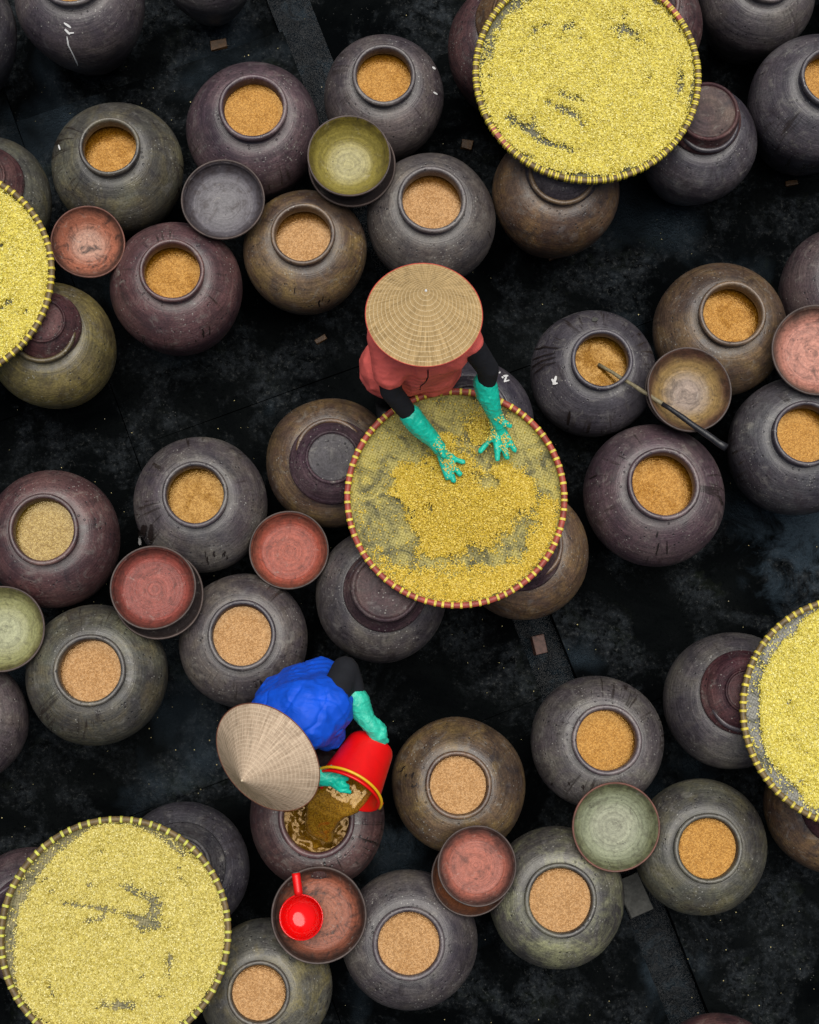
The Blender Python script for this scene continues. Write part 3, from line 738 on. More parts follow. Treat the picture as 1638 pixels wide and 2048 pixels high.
# ================================================================== BOWLS
M_BOWLOUT = simple('bowl_outside', (.075, .052, .045), .5, .4, 18, .4, .004, dirt_or_sheen=(.03, .026, .025))
M_BOWLRED = simple('bowl_outside_red', (.15, .058, .040), .5, .4, 18, .4, .004, dirt_or_sheen=(.05, .03, .025))
BOWLS = []
def settle(c, prof, others=()):
    z = 0
    for J in JARS.values():
        if 'top' not in J: continue
        D = (Vector((c.x, c.y, 0))-J['c']-J['sh']).length
        for (r, dz) in prof:
            d = abs(D-r) if D > r else 0
            if D-r < J['R']:
                h = jar_top(d/J['R'])*J['R']
                if d/J['R'] < .53*J['mk']: h = max(h, RIMZ*J['R'])
                z = max(z, h-dz)
    return z
def make_bowl(px, rpx, tones, label, depth=.42, foot=.52, out=None, drip=.3, tilt=(0, 0), zbase=None, flare=1.0, under=None):
    z = .5
    for _ in range(4):
        zt = z+depth*.18
        c = at(px[0], px[1], zt); r = rpx*pxm(px[0], px[1], zt)
        H = depth*r
        op = [(0, 0), (foot*r*.8, 0), (foot*r, .004), (foot*r*1.02, H*.10), (r*(foot+(1-foot)*.45), H*.35), (r*(foot+(1-foot)*.80*flare), H*.68), (r*.965, H*.9), (r*.99, H*.965), (r, H), (r*.985, H+.006), (r*.955, H+.004)]
        ip = [(r*.94, H-.004), (r*.92, H*.88), (r*(foot+(1-foot)*.68*flare), H*.66), (r*(foot+(1-foot)*.30), H*.34), (r*foot*.98, H*.20), (r*foot*.8, H*.165), (r*foot*.4, H*.155), (0, H*.15)]
        ops = catmull(op, 3)
        if zbase is None: z = settle(c, [(a, b) for a, b in catmull(op, 14)])+.002
        else: z = zbase
        zt = z+H
        c = at(px[0], px[1], zt); r = rpx*pxm(px[0], px[1], zt)
    ips = catmull(ip, 3)
    prof = np.vstack([ops, ips]); nr = len(ops)
    sd = random.uniform(0, 50); e = random.uniform(0, .015); ph = random.uniform(0, 6)
    T = Matrix.Rotation(tilt[0], 3, 'X') @ Matrix.Rotation(tilt[1], 3, 'Y')
    def fn(rr, a, zz):
        w = 1+e*math.cos(2*a+ph)+.014*mnoise.noise(Vector((math.cos(a), math.sin(a), sd)))*(1 if tilt == (0, 0) else 2.5)
        return T @ Vector((rr*w*math.cos(a), rr*w*math.sin(a), zz))
    V, F, ring = lathe(prof, 56, fn)
    mi = [1 if q >= nr-1 else 0 for q in ring]
    o = obj('clay_bowl', mesh_np('clay_bowl', V, F, [out or M_BOWLOUT, M_GLAZE], True, mi), None, (c.x, c.y, z))
    o['tone_a'], o['tone_b'], o['tone_c'] = [[v*.90 for v in x] for x in tones]; o['rim_radius'] = float(r); o['drip'] = float(drip)
    tag(o, label, 'bowl', 'clay bowls resting between the jars')
    BOWLS.append(dict(c=c, r=r, z=z, H=H, o=o, px=px))
    return BOWLS[-1]
dk = (.05, .04, .04)
def pair(px1, px2, r1, r2, tones1, tones2, lab1, lab2, **k):
    """a bowl standing in another bowl: the lower one settles on the jars"""
    o2 = {a: b for a, b in k.items() if a in ('out',)}
    lo = make_bowl(px2, r2, tones2, lab2, depth=.36, foot=.5, **o2)
    hi = make_bowl(px1, r1, tones1, lab1, zbase=lo['z']+lo['H']*.15+.048, **k)
    return hi
pair((698, 312), (704, 330), 85, 88, ((.40, .36, .17), (.27, .225, .055), (.22, .175, .030)), (dk, dk, dk), 'deep bowl with shiny olive-yellow glaze stacked in a dark bowl', 'dark bowl under the olive-glazed bowl', depth=.62, foot=.56, drip=.0)
make_bowl((446, 399), 84, ((.17, .16, .17), (.13, .12, .135), (.06, .05, .055)), 'shallow grey-lined clay bowl between four open jars', depth=.40, foot=.72, drip=.25)
make_bowl((172, 480), 74, ((.50, .27, .19), (.38, .14, .085), (.12, .055, .04)), 'small tilted terracotta-lined bowl with dark cracks', depth=.5, foot=.48, drip=.6, tilt=(.10, .10), out=M_BOWLRED)
pair((1379, 779), (1368, 781), 86, 80, ((.33, .25, .20), (.29, .19, .075), (.12, .058, .042)), (dk, dk, dk), 'brown bowl with ochre and pale patches under the stirring pole', 'dark bowl under the ochre-bottomed bowl', depth=.52, foot=.58, drip=.25)
make_bowl((1636, 700), 94, ((.52, .23, .17), (.46, .20, .15), (.13, .085, .065)), 'wide pink-lined bowl with a worn grey rim', depth=.36, foot=.68, drip=.25)
make_bowl((578, 1100), 80, ((.38, .095, .06), (.36, .085, .055), (.20, .07, .045)), 'red-lined bowl with mossy black rim beside the red-rimmed tray', depth=.40, foot=.70, drip=.12)
pair((306, 1175), (318, 1190), 86, 90, ((.30, .075, .055), (.27, .065, .05), (.16, .05, .038)), (dk, dk, dk), 'dark red-lined bowl stacked in a second bowl', 'dark bowl under the dark red-lined bowl', depth=.40, foot=.72, drip=.15)
make_bowl((3, 1258), 87, ((.36, .37, .22), (.30, .30, .14), (.19, .17, .06)), 'celadon-olive glazed bowl beside the pinkish mash jar', depth=.50, foot=.60, drip=.1)
pair((954, 1732), (942, 1752), 80, 80, ((.42, .13, .085), (.36, .115, .08), (.085, .055, .048)), ((.2, .07, .03), (.2, .07, .03), (.12, .05, .03)), 'red-lined bowl with grey worn rim stacked in a rust bowl', 'rust bowl under the grey-rimmed red bowl', depth=.42, foot=.68, drip=.25)
make_bowl((1232, 1654), 89, ((.33, .34, .24), (.26, .28, .185), (.17, .18, .09)), 'celadon-glazed bowl with red-brown rim over the drain', depth=.46, foot=.58, drip=.08, out=M_BOWLRED)
b11 = make_bowl((638, 1830), 96, ((.34, .125, .07), (.30, .10, .058), (.055, .035, .028)), 'big blackened terracotta bowl holding the red ladle', depth=.40, foot=.70, drip=.55)

# ================================================================== TRAYS OF GRAIN
TRAYS = {}
def make_tray(key, px, rpx, label, hoop, tie, nties, dbl, tones, tilt=0):
    z = .62
    for _ in range(4):
        c = at(px[0], px[1], z+.03); r = rpx*pxm(px[0], px[1], z+.03)
        z = 0
        for kk, J in JARS.items():
            q = LIDS[kk]['c'] if kk in LIDS else J['c']
            if (q-Vector((c.x, c.y, 0))).length < r*1.0: z = max(z, J['top'])
            elif (q-Vector((c.x, c.y, 0))).length < r+J['R']*.5: z = max(z, J['top']-.03)
        z += .008
    root = empty('winnowing_tray', (c.x, c.y, z), random.uniform(0, 6))
    pr = [(0, 0), (r*.3, .0), (r*.6, .001), (r*.82, .004), (r*.91, .010), (r*.955, .020), (r*.972, .036)]
    pb = [(r*.972, .036), (r*.965, .018), (r*.915, .004), (r*.83, -.003), (r*.5, -.006), (0, -.007)]
    sd = random.random()*40
    fn = lambda rr, a, zz: (rr*math.cos(a), rr*math.sin(a), zz+.002*mnoise.noise(Vector((rr*5*math.cos(a), rr*5*math.sin(a), sd))))
    V, F, _ = lathe(np.vstack([catmull(pr, 3), catmull(pb, 2)]), 80, fn)
    w = obj('woven_mat', mesh_np('woven_mat', V, F, M_WEAVE), root)
    w['tone_a'], w['tone_b'], w['tone_c'] = [list(t) for t in tones]
    hz = .034; hw = .0118; hh = .012
    V, F, _ = lathe([(r-hw*2, hz-hh), (r-hw*1.9, hz+hh*.8), (r-hw, hz+hh), (r-hw*.1, hz+hh*.8), (r, hz), (r-hw*.1, hz-hh*.9), (r-hw*2, hz-hh)], 110)
    obj('rim_hoop', mesh_np('rim_hoop', V, F, hoop), root)
    def band(y0, wd):
        g = .0010; out = []
        sec = [(r-hw*2-g, hz-hh-g), (r-hw*2-g, hz+hh*.85), (r-hw*1.7, hz+hh+g*1.4), (r-hw*.3, hz+hh+g*1.4), (r+g, hz+hh*.6), (r+g, hz-hh)]
        V = []; F = []
        for (a, b) in sec:
            V.append((a, y0-wd/2, b)); V.append((a, y0+wd/2, b))
        for i in range(len(sec)-1): F.append((2*i, 2*i+1, 2*i+3, 2*i+2))
        n = len(V)
        for (a, b) in sec:
            k = 1.0
            V.append((a-(.0012 if a < r-hw else -.0), y0-wd/2, b-.0012)); V.append((a-(.0012 if a < r-hw else 0), y0+wd/2, b-.0012))
        for i in range(len(sec)-1):
            F.append((2*i, 2*i+2, n+2*i+2, n+2*i)); F.append((2*i+1, n+2*i+1, n+2*i+3, 2*i+3))
        return V, F
    tm = mesh_np('cane_tie', *join([band(-.0052, .0068), band(.0044, .0068)] if dbl else [band(0, .0098)]), [tie], False)
    for k in range(nties):
        o = obj('cane_tie', tm, root); o.rotation_euler = (random.uniform(-.002, .002), 0, 2*math.pi*(k+random.uniform(-.16, .16))/nties)
    if key == 't1':     # a few stretches of the hoop were patched in red
        for a0, a1 in ((-2.62, -2.36), (.55, .86), (1.5, 1.9)):
            a0 -= root.rotation_euler.z; a1 -= root.rotation_euler.z
            V = []; F = []; n = 8
            for i in range(n+1):
                a = a0+(a1-a0)*i/n
                for (q, zz) in ((r-hw*2.02, hz+hh*.5), (r-hw*1.8, hz+hh+.0008), (r-hw*.2, hz+hh+.0008), (r+.0008, hz)):
                    V.append((q*math.cos(a), q*math.sin(a), zz))
            for i in range(n):
                for j in range(3): F.append((i*4+j, i*4+j+1, (i+1)*4+j+1, (i+1)*4+j))
            obj('red_cane_strip', mesh_np('red_cane_strip', V, F, M_HOOP_RED, False), root)
    tag(root, label, 'tray', 'winnowing trays laid on the lidded jars')
    TRAYS[key] = dict(c=Vector((c.x, c.y, z)), r=r, root=root)
    return TRAYS[key]
W1 = ((.15, .145, .085), (.10, .10, .06), (.22, .20, .12)); W2 = ((.42, .345, .055), (.25, .225, .065), (.56, .47, .14))
make_tray('t1', (1174, 149), 229, 'round bamboo tray with brown rim and doubled yellow ties, full of grain', M_HOOP_BROWN, M_TIE, 92, True, W1)
make_tray('t2', (912, 995), 223, 'round bamboo tray with red rim, grain being spread by gloved hands', M_HOOP_RED, M_TIE, 76, False, W2)
make_tray('t3', (-117, 549), 225, 'round bamboo tray full of grain beside the terracotta bowl', M_HOOP_BROWN, M_TIE, 84, False, W1)
make_tray('t4', (1711, 1424), 233, 'round bamboo tray of grain with bare pale grey weave at its edge', M_HOOP_BROWN, M_TIE, 80, False, ((.26, .26, .24), (.19, .19, .17), (.36, .35, .31)))
make_tray('t5', (230, 1868), 232, 'round bamboo tray with greenish ties, heaped unevenly with pale grain', M_HOOP_BROWN, M_TIE_G, 70, False, ((.24, .21, .10), (.17, .16, .075), (.33, .28, .14)))

def to_px(P):
    q = CROT.transposed() @ (Vector(P)-CPOS)
    return PW/2+FPX*q.x/-q.z, PH/2-FPX*q.y/-q.z
def streak(x, y, px, py, L, Wd, ang):
    a = math.radians(ang); dx, dy = x-px, y-py
    u = dx*math.cos(a)+dy*math.sin(a); v = -dx*math.sin(a)+dy*math.cos(a)
    return np.exp(-(u/L)**2-(v/Wd)**2)
def scatter(T, dens, n, hfun, tones, label, extra=None, size=(.0034, .0066), scale=1.0):
    """flakes of grain lying on a tray; dens and hfun work in pixels of the tray's plane (tray centre = its own place)"""
    c, r = T['c'], T['r']; R2 = r*.955
    a = rng.uniform(0, 2*np.pi, n*3); q = R2*np.sqrt(rng.uniform(0, 1, n*3))
    x = q*np.cos(a); y = q*np.sin(a)
    d = dens(x/r, y/r)
    k = rng.uniform(0, 1, n*3) < d
    x, y, d = x[k][:n], y[k][:n], d[k][:n]
    m = len(x); rr = np.hypot(x, y)/r
    base = np.interp(rr, [0, .6, .82, .91, .955], [.003, .004, .007, .013, .023])
    h = hfun(x/r, y/r)
    z = base + .0015 + h*rng.uniform(.55, 1.0, m) + rng.uniform(0, .003, m)*d
    s = rng.uniform(size[0], size[1], m); asp = rng.uniform(.5, .85, m); th = rng.uniform(0, 2*np.pi, m)
    tone = np.clip(rng.normal(.52, .30, m), 0, 1)
    if extra is not None:
        x = np.concatenate([x, extra[:, 0]-c.x]); y = np.concatenate([y, extra[:, 1]-c.y]); z = np.concatenate([z, extra[:, 2]-c.z])
        e = len(extra); s = np.concatenate([s, rng.uniform(size[0], size[1], e)]); asp = np.concatenate([asp, rng.uniform(.5, .85, e)])
        th = np.concatenate([th, rng.uniform(0, 6.28, e)]); tone = np.concatenate([tone, rng.uniform(.4, .9, e)]); m += e
    # tilted little quads, bent across one diagonal
    tx = rng.normal(0, .6, m); ty = rng.normal(0, .6, m)
    ct, stn = np.cos(th), np.sin(th)
    V = np.zeros((m, 4, 3)); 
    for i, (u, v) in enumerate(((-.5, -.5), (.5, -.5), (.5, .5), (-.5, .5))):
        uu = u*s*rng.uniform(.8, 1.2, m); vv = v*s*asp*rng.uniform(.8, 1.2, m)
        dx = uu*ct-vv*stn; dy = uu*stn+vv*ct
        V[:, i, 0] = x+dx; V[:, i, 1] = y+dy; V[:, i, 2] = np.maximum(z+dx*tx+dy*ty+rng.normal(0, .0006, m), base.min()+.0005)
    verts = V.reshape(-1, 3)
    me = bpy.data.meshes.new('grain_flakes')
    # a bed of packed grain under the loose flakes, where the heap is thick
    N = 130; gx = np.linspace(-.95, .95, N); GX, GY = np.meshgrid(gx, gx, indexing='ij'); GR = np.hypot(GX, GY)
    gd = dens(GX.ravel(), GY.ravel()).reshape(N, N); gh = hfun(GX.ravel(), GY.ravel()).reshape(N, N)
    gb = np.interp(GR, [0, .6, .82, .91, .955], [.003, .004, .007, .013, .023])
    GZ = gb+gh*.62+(gd-.62)*.012 + rng.normal(0, .0011, (N, N)); GZ = np.where(gd < .5, gb-.012, GZ)
    bv = np.stack([GX*r, GY*r, GZ], -1).reshape(-1, 3)
    ii, jj = np.meshgrid(np.arange(N-1), np.arange(N-1), indexing='ij')
    ok = (GR[:-1, :-1] < .935) & (gd[:-1, :-1] > .42)
    q0 = (ii*N+jj)[ok]; bf = np.stack([q0, q0+N, q0+N+1, q0+1], -1)
    nb = len(bv); allv = np.vstack([bv, verts]); nf = len(bf)+m
    faces = np.vstack([bf, (np.arange(m*4).reshape(m, 4)+nb)])
    me.vertices.add(len(allv)); me.vertices.foreach_set('co', allv.ravel())
    me.loops.add(nf*4); me.loops.foreach_set('vertex_index', faces.ravel().astype(np.int32))
    me.polygons.add(nf); me.polygons.foreach_set('loop_start', np.arange(nf, dtype=np.int32)*4); me.polygons.foreach_set('loop_total', np.full(nf, 4, np.int32))
    at_ = me.attributes.new('tone', 'FLOAT', 'FACE')
    at_.data.foreach_set('value', np.concatenate([np.clip(rng.normal(.2, .16, len(bf)), 0, 1), tone]).astype(np.float32))
    me.update(); me.validate(); me.materials.append(M_GRAIN)
    o = obj('grain_flakes', me, None, c)
    o['tone_a'], o['tone_b'], o['tone_c'] = [list(t) for t in tones]
    tag(o, label, 'grain', kind='stuff')
    return o
def px_fun(T, key):
    """turn tray-relative coordinates into picture pixels of the tray plane (measurement frame of the streak lists)"""
    c, r = T['c'], T['r']; o = np.array(to_px(c)); ex = np.array(to_px(c+Vector((r, 0, 0))))-o; ey = np.array(to_px(c+Vector((0, r, 0))))-o
    return lambda x, y: (o[0]+ex[0]*x+ey[0]*y, o[1]+ex[1]*x+ey[1]*y)
YEL = ((.42, .33, .030), (.78, .675, .125), (.92, .85, .38))
def full_tray(key, streaks, label, n, seed, edge=(1.0, .09), tones=YEL, bare=None):
    T = TRAYS[key]; f = px_fun(T, key); cx0, cy0 = to_px(T['c'])
    def dens(x, y):
        X, Y = f(x, y); rr = np.hypot(x, y)
        nz = fbm(X/26, Y/26, seed); n2 = fbm(X/7, Y/7, seed+5)
        d = np.ones_like(rr)*1.08
        for s in streaks: d = d-s[5]*.95*streak(X, Y, *s[:5])*np.clip(-.25+2.5*fbm(X/4.5, Y/4.5, seed+9, 3), 0, 1.4)
        ed = edge[0]-edge[1]*fbm(np.arctan2(y, x)*3+20, rr*3, seed+3)
        if bare: 
            for (bx, by, bl, bw, ba, amt) in bare: ed = ed-amt*streak(X, Y, bx, by, bl, bw, ba)
        d = d-np.clip((rr-ed+.06)/.10, 0, 1)*(.55+.9*n2)
        sw = np.sin(np.hypot(X-cx0-30*nz, Y-cy0+25*nz)/9.0+6*fbm(X/70, Y/70, seed+2))
        d = d - np.clip(nz-.58, 0, 1)*2.2 - np.clip(sw-.55, 0, 1)*.75*np.clip(fbm(X/45, Y/45, seed+6)*2.2-.75, 0, 1)
        return np.clip(d, .03, 1)
    def hf(x, y):
        X, Y = f(x, y)
        return .020*dens(x, y)*(.25+1.1*fbm(X/16, Y/16, seed+11))
    return scatter(T, dens, n, hf, tones, label)
full_tray('t1', [(1140, 195, 42, 9, 18, .9), (1130, 222, 40, 9, 22, 1.0), (1055, 258, 45, 12, 32, .95), (1110, 290, 50, 7, 18, .9), (1070, 65, 30, 10, -30, .7), (1245, 65, 40, 12, 10, .7), (1290, 95, 30, 12, 60, .5), (1357, 165, 10, 40, 5, .8), (985, 90, 14, 60, 10, .6), (1040, 15, 50, 14, -35, .8), (1150, 350, 70, 10, 8, .7), (1290, 330, 50, 12, -30, .5), (1165, 250, 20, 8, 30, .6)],
          'bright yellow grain flakes spread over the double-tied tray', 44000, 3)
full_tray('t3', [(10, 610, 30, 8, -25, .8), (20, 480, 20, 6, 20, .5), (-5, 660, 25, 6, -20, .5), (60, 690, 30, 8, -50, .4)], 'yellow grain flakes on the tray beside the terracotta bowl', 40000, 23)
full_tray('t4', [(1600, 1560, 20, 6, 40, .4)], 'yellow grain flakes on the pale-weave tray', 40000, 43, (.985, .05), bare=[(1500, 1420, 40, 260, 0, .16), (1560, 1580, 60, 60, 0, .16), (1560, 1260, 60, 60, 0, .12)])
full_tray('t5', [(275, 1785, 42, 12, 22, 1.0), (310, 1815, 16, 22, 20, 1.0), (290, 1850, 32, 18, -10, 1.0), (250, 1830, 60, 10, 15, .5), (170, 1812, 55, 6, 6, .85), (190, 1840, 30, 6, -15, .7), (95, 1760, 22, 7, -15, .7), (180, 1770, 20, 6, 5, .7), (105, 1975, 12, 32, -25, .7), (230, 2010, 45, 8, -5, .85), (340, 1930, 12, 40, 10, .7), (365, 1760, 20, 30, -30, .5), (150, 1865, 14, 20, 0, .4), (320, 1985, 25, 14, -30, .5)],
          'pale yellow grain flakes heaped on the green-tied tray', 44000, 63, (1.0, .07), bare=[(40, 1760, 45, 110, 30, .18), (110, 1690, 80, 22, -35, .14), (340, 1690, 60, 20, 40, .10), (20, 1880, 20, 80, 0, .12)],
          tones=((.38, .30, .045), (.70, .60, .155), (.86, .78, .36)))
# the tray being worked: a central heap, bare weave round it, a loose drift at the lower right
def t2_dens(x, y):
    T = TRAYS['t2']; X, Y = F2(x, y); rr = np.hypot(x, y)
    nz = fbm(X/22, Y/22, 91)-.5; n2 = fbm(X/6, Y/6, 97)-.5
    wx = X+nz*50; wy = Y+(fbm(X/22+9, Y/22+4, 93)-.5)*50
    core = np.maximum.reduce([
        1.25-np.hypot((wx-925)/125, (wy-1020)/95)**2.2*.75, 1.2-np.hypot((wx-830)/55, (wy-975)/55)**2*.75, 1.15-np.hypot((wx-1020)/70, (wy-985)/62)**2*.75,
        1.1-np.hypot((wx-900)/60, (wy-930)/45)**2*.75, .95-np.hypot((wx-965)/50, (wy-860)/42)**2*.75, 1.15-np.hypot((wx-880)/70, (wy-1080)/45)**2*.75, .9-np.hypot((wx-890)/60, (wy-885)/25)**2*.8])
    d = np.clip((core-.50)*1.9+nz*.9+n2*.9, 0, 1.1)
    for s in ((985, 968, 18, 12, 10, 1.3), (858, 1018, 14, 12, 30, .9), (965, 978, 10, 14, 0, .8)): d = d-s[5]*streak(X, Y, *s[:5])
    ang = np.arctan2(-(Y-995), X-912)
    low = np.exp(-((Y-1160)/45)**2-((X-930)/190)**2)*1.0+np.exp(-((X-1085)/38)**2-((Y-1070)/95)**2)*.95+np.exp(-((rr-.86)/.10)**2)*.45*(Y > 1000)
    loose = np.clip(low*(.35+1.5*fbm(X/9, Y/9, 99))-.42, 0, .50)
    d = np.maximum(d, loose)
    d = d*np.clip((.955-rr)/.03, 0, 1)
    return np.clip(d, .012, 1)
F2 = px_fun(TRAYS['t2'], 't2')
def t2_h(x, y):
    X, Y = F2(x, y)
    return .040*np.clip(1-np.hypot((X-925)/150, (Y-1010)/130)**2, 0, 1)*(.75+.5*fbm(X/25, Y/25, 77)) + .006*t2_dens(x, y)
GRAIN_EXTRA = []

# ================================================================== PEOPLE
def cloth(name, col, rough):
    t = NT(name); P = t.coord()
    W = t.node('ShaderNodeTexNoise'); t.put(W.inputs['Vector'], P); t.put(W.inputs['Scale'], 6.0)
    Q = t.vmath('ADD', P, t.vmath('SCALE', W.outputs['Color'], scale=.10))
    def ridge(sc, st):
        n = t.noise(t.vmath('MULTIPLY', Q, st), sc, 2, .5)
        return t.math('POWER', t.math('SUBTRACT', 1.0, t.math('ABSOLUTE', t.math('MULTIPLY_ADD', n, 4.0, -2.0)), clamp=True), 1.6)
    h = t.math('ADD', ridge(8.0, (1, 1, .5)), t.math('MULTIPLY', ridge(17.0, (.5, 1, .6)), .5))
    weave = t.noise(P, 700.0, 2)
    c = t.mix(t.ramp(t.noise(P, 9.0, 5, .7), .3, .7), tuple(x*.78 for x in col), tuple(min(1, x*1.15) for x in col))
    t.bs(Base_Color=c, Roughness=rough, Specular_IOR_Level=.3, Normal=t.bump(t.math('ADD', h, t.math('MULTIPLY', weave, .06)), .30, .010))
    return t.m
M_BLACK = cloth('black_cloth', (.009, .010, .014), .85)
M_REDVEST = cloth('red_cotton', (.86, .155, .13), .8)
M_BLUE = cloth('blue_raincloth', (.003, .085, .66), .6)
M_GLOVE = simple('teal_rubber', (.008, .52, .37), .35, .22, 26, .6, .006)
M_GLOVE2 = simple('teal_rubber_pale', (.03, .52, .36), .38, .22, 26, .6, .006)
M_SKIN = simple('skin', (.42, .24, .16), .5, .1, 30, .1, .002)
M_HAIR = simple('hair', (.012, .01, .009), .45, .3, 80, .4, .002)
M_EYE = simple('eye', (.02, .015, .012), .2, .1, 30, .0, .001)
M_BOOT = simple('rubber_boot', (.02, .02, .022), .35, .3, 20, .2, .003)
CLOTH = {}
def A(px, py, z): return at(px, py, z)
def person(base, label, chains, head, face, up, body_mat, clothes, gloves, boots):
    root = empty('person', base)
    tag(root, label, 'person')
    f = face.normalized(); u = up.normalized(); s = f.cross(u).normalized()
    hd = [[(head-u*.16-f*.01, .05), (head-u*.07, .06)],
          [(head+u*.035-f*.02, .088), (head-u*.02+f*.005, .082), (head-u*.075+f*.035, .055)],
          [(head+f*.088-u*.015, .013), (head+f*.100-u*.035, .015)],
          [(head+s*.090-u*.02, .02), (head+s*.088-u*.045, .015)], [(head-s*.090-u*.02, .02), (head-s*.088-u*.045, .015)],
          [(head+f*.078-u*.072-s*.018, .011), (head+f*.082-u*.072, .013), (head+f*.078-u*.072+s*.018, .011)]]
    def paint_head(me):
        pass
    b = blob('body', chains+hd, .0085, 5, body_mat, root)
    b.data.materials.append(M_SKIN)
    hc = head
    for p in b.data.polygons:
        d = (p.center-hc)
        if d.length < .15 and d.dot(u) > -.115: p.material_index = 1
    blob('hair', [[(head+u*.045-f*.03, .092), (head+u*.0-f*.045, .088), (head-u*.06-f*.045, .06)]], .008, 4, M_HAIR, root)
    for e in (-1, 1):
        V, F, _ = lathe([(0, -.009), (.007, -.006), (.009, 0), (.007, .006), (0, .009)], 12)
        o = obj('eye', mesh_np('eye', V, F, M_EYE), root, head+f*.080+s*.031*e+u*.005-Vector(base))
    for nm, ch, mat, vx, sm, post in clothes: CLOTH[nm] = blob(nm, ch, vx, sm, mat, root, post)
    for ch, mat in gloves: blob('glove', ch, .0038, 4, mat, root, folds(.0022, 42, random.uniform(0, 9)))
    for ch in boots: blob('boot', ch, .008, 4, M_BOOT, root)
    return root
def hat(rimc, apex, R, mat, thread_mat, label, rings):
    ax = (apex-rimc); H = ax.length; n = 54
    prof = []
    for i in range(n+1):
        t = i/n; r = R*t
        z = H*(1-t) - .018*math.sin(math.pi*t)*H
        z += .0005*math.cos(2*math.pi*t*rings)
        prof.append((r, z))
    prof[0] = (0, H*.99)
    inner = [(R*.985, -.002), (R*.6, H*.355), (0, H*.9)]
    V, F, _ = lathe(prof, 96); n1 = len(V)
    V2, F2, _ = lathe(inner, 96)
    W = [(math.cos(math.atan2(y, x)), math.sin(math.atan2(y, x)), math.hypot(x, y)/R) for x, y, z in V+V2]
    V, F = join([(V, F), (V2, F2)])
    root = empty('conical_hat', rimc)
    root.rotation_mode = 'QUATERNION'; root.rotation_quaternion = ax.to_track_quat('Z', 'Y')
    me = mesh_np('leaf_cone', V, F, mat)
    a = me.attributes.new('hatuv', 'FLOAT_VECTOR', 'POINT'); a.data.foreach_set('vector', np.array(W, np.float32).ravel())
    obj('leaf_cone', me, root)
    c = [(R*1.002*math.cos(a), R*1.002*math.sin(a), .001) for a in np.linspace(0, 2*math.pi, 97)]
    obj('brim_ring', mesh_np('brim_ring', *tube(c, .0019, 8, False), thread_mat), root)
    V, F, _ = lathe([(0, H+.002), (.003, H+.001), (.0045, H-.003), (.007, H-.009)], 12)
    obj('tip', mesh_np('tip', V, F, M_PAINT if rings < 17 else mat), root)
    return tag(root, label, 'hat')
M_HAT1 = hat_material('old_leaf_hat', (.44, .29, .12), (.60, .42, .20), (.82, .67, .42), 15.0, 34)
M_HAT2 = hat_material('pale_leaf_hat', (.46, .33, .22), (.62, .475, .34), (.72, .60, .43), 19.0, 34)
M_THREAD1 = simple('red_thread', (.42, .05, .035), .6, .3, 40, .2, .001)
M_THREAD2 = simple('brown_thread', (.16, .055, .03), .6, .3, 40, .2, .001)

# ---- the worker in red, standing at the tray
TZ = TRAYS['t2']['c'].z
h1 = A(848, 629, 1.33); h1a = A(852, 580, 1.335+.175)
hat(h1, h1a, 117*pxm(848, 629, 1.33), M_HAT1, M_THREAD1, 'weathered golden conical leaf hat with red-stitched brim on the worker in red', 15.0)
ax1 = (h1a-h1).normalized()
head = h1 - ax1*.045
rs, ls = A(772, 668, 1.20), A(922, 660, 1.20)
pel = A(822, 728, .86); chest = A(846, 690, 1.10); nk = A(850, 668, 1.24)
re, rw = A(782, 782, 1.00), A(826, 838, TZ+.165)
le, lw = A(976, 738, 1.03), A(974, 770, TZ+.225)
rf, lf = A(772, 800, .06), A(838, 778, .06)
rk, lk = A(782, 770, .47), A(842, 752, .47)
W = Vector((1, 0, 0))
def torso(pel, chest, rs, ls, grow=0.0):
    m = (rs+ls)/2; s = (ls-rs).normalized()
    return [[(pel-s*.075, .105+grow), (pel.lerp(chest, .5)-s*.06, .098+grow), (chest-s*.075, .108+grow), (rs.lerp(m, .25), .070+grow)],
            [(pel+s*.075, .105+grow), (pel.lerp(chest, .5)+s*.06, .098+grow), (chest+s*.075, .108+grow), (ls.lerp(m, .25), .070+grow)],
            [(pel, .115+grow), (chest, .12+grow), (m, .075+grow)], [(rs, .056+grow), (m, .07+grow), (ls, .056+grow)]]
def hand_grain(points, n, spread):
    for _ in range(n):
        p, q = random.choice(points); t = random.random()
        c = Vector(p).lerp(Vector(q), t)
        GRAIN_EXTRA.append((c.x+random.gauss(0, spread), c.y+random.gauss(0, spread), c.z+random.uniform(.004, .014)))
G1 = [  # her right hand
  [(A(822, 832, TZ+.175), .047), (A(836, 850, TZ+.150), .046), (A(852, 866, TZ+.125), .039), (A(866, 880, TZ+.108), .032), (A(878, 896, TZ+.090), .030)],
  [(A(876, 890, TZ+.096), .026), (A(884, 905, TZ+.080), .024), (A(892, 914, TZ+.070), .020)],
  [(A(884, 903, TZ+.070), .022), (A(897, 914, TZ+.062), .018)],
  [(A(880, 908, TZ+.072), .0156), (A(887, 932, TZ+.062), .0142), (A(895, 955, TZ+.056), .0116)],
  [(A(888, 912, TZ+.070), .0156), (A(898, 938, TZ+.060), .0142), (A(907, 961, TZ+.054), .0116)],
  [(A(896, 914, TZ+.068), .012), (A(909, 934, TZ+.060), .011), (A(920, 948, TZ+.055), .0116)],
  [(A(900, 910, TZ+.066), .011), (A(914, 920, TZ+.060), .010), (A(926, 924, TZ+.056), .0116)],
  [(A(874, 886, TZ+.118), .015), (A(882, 899, TZ+.118), .0135), (A(888, 912, TZ+.112), .0105)]]
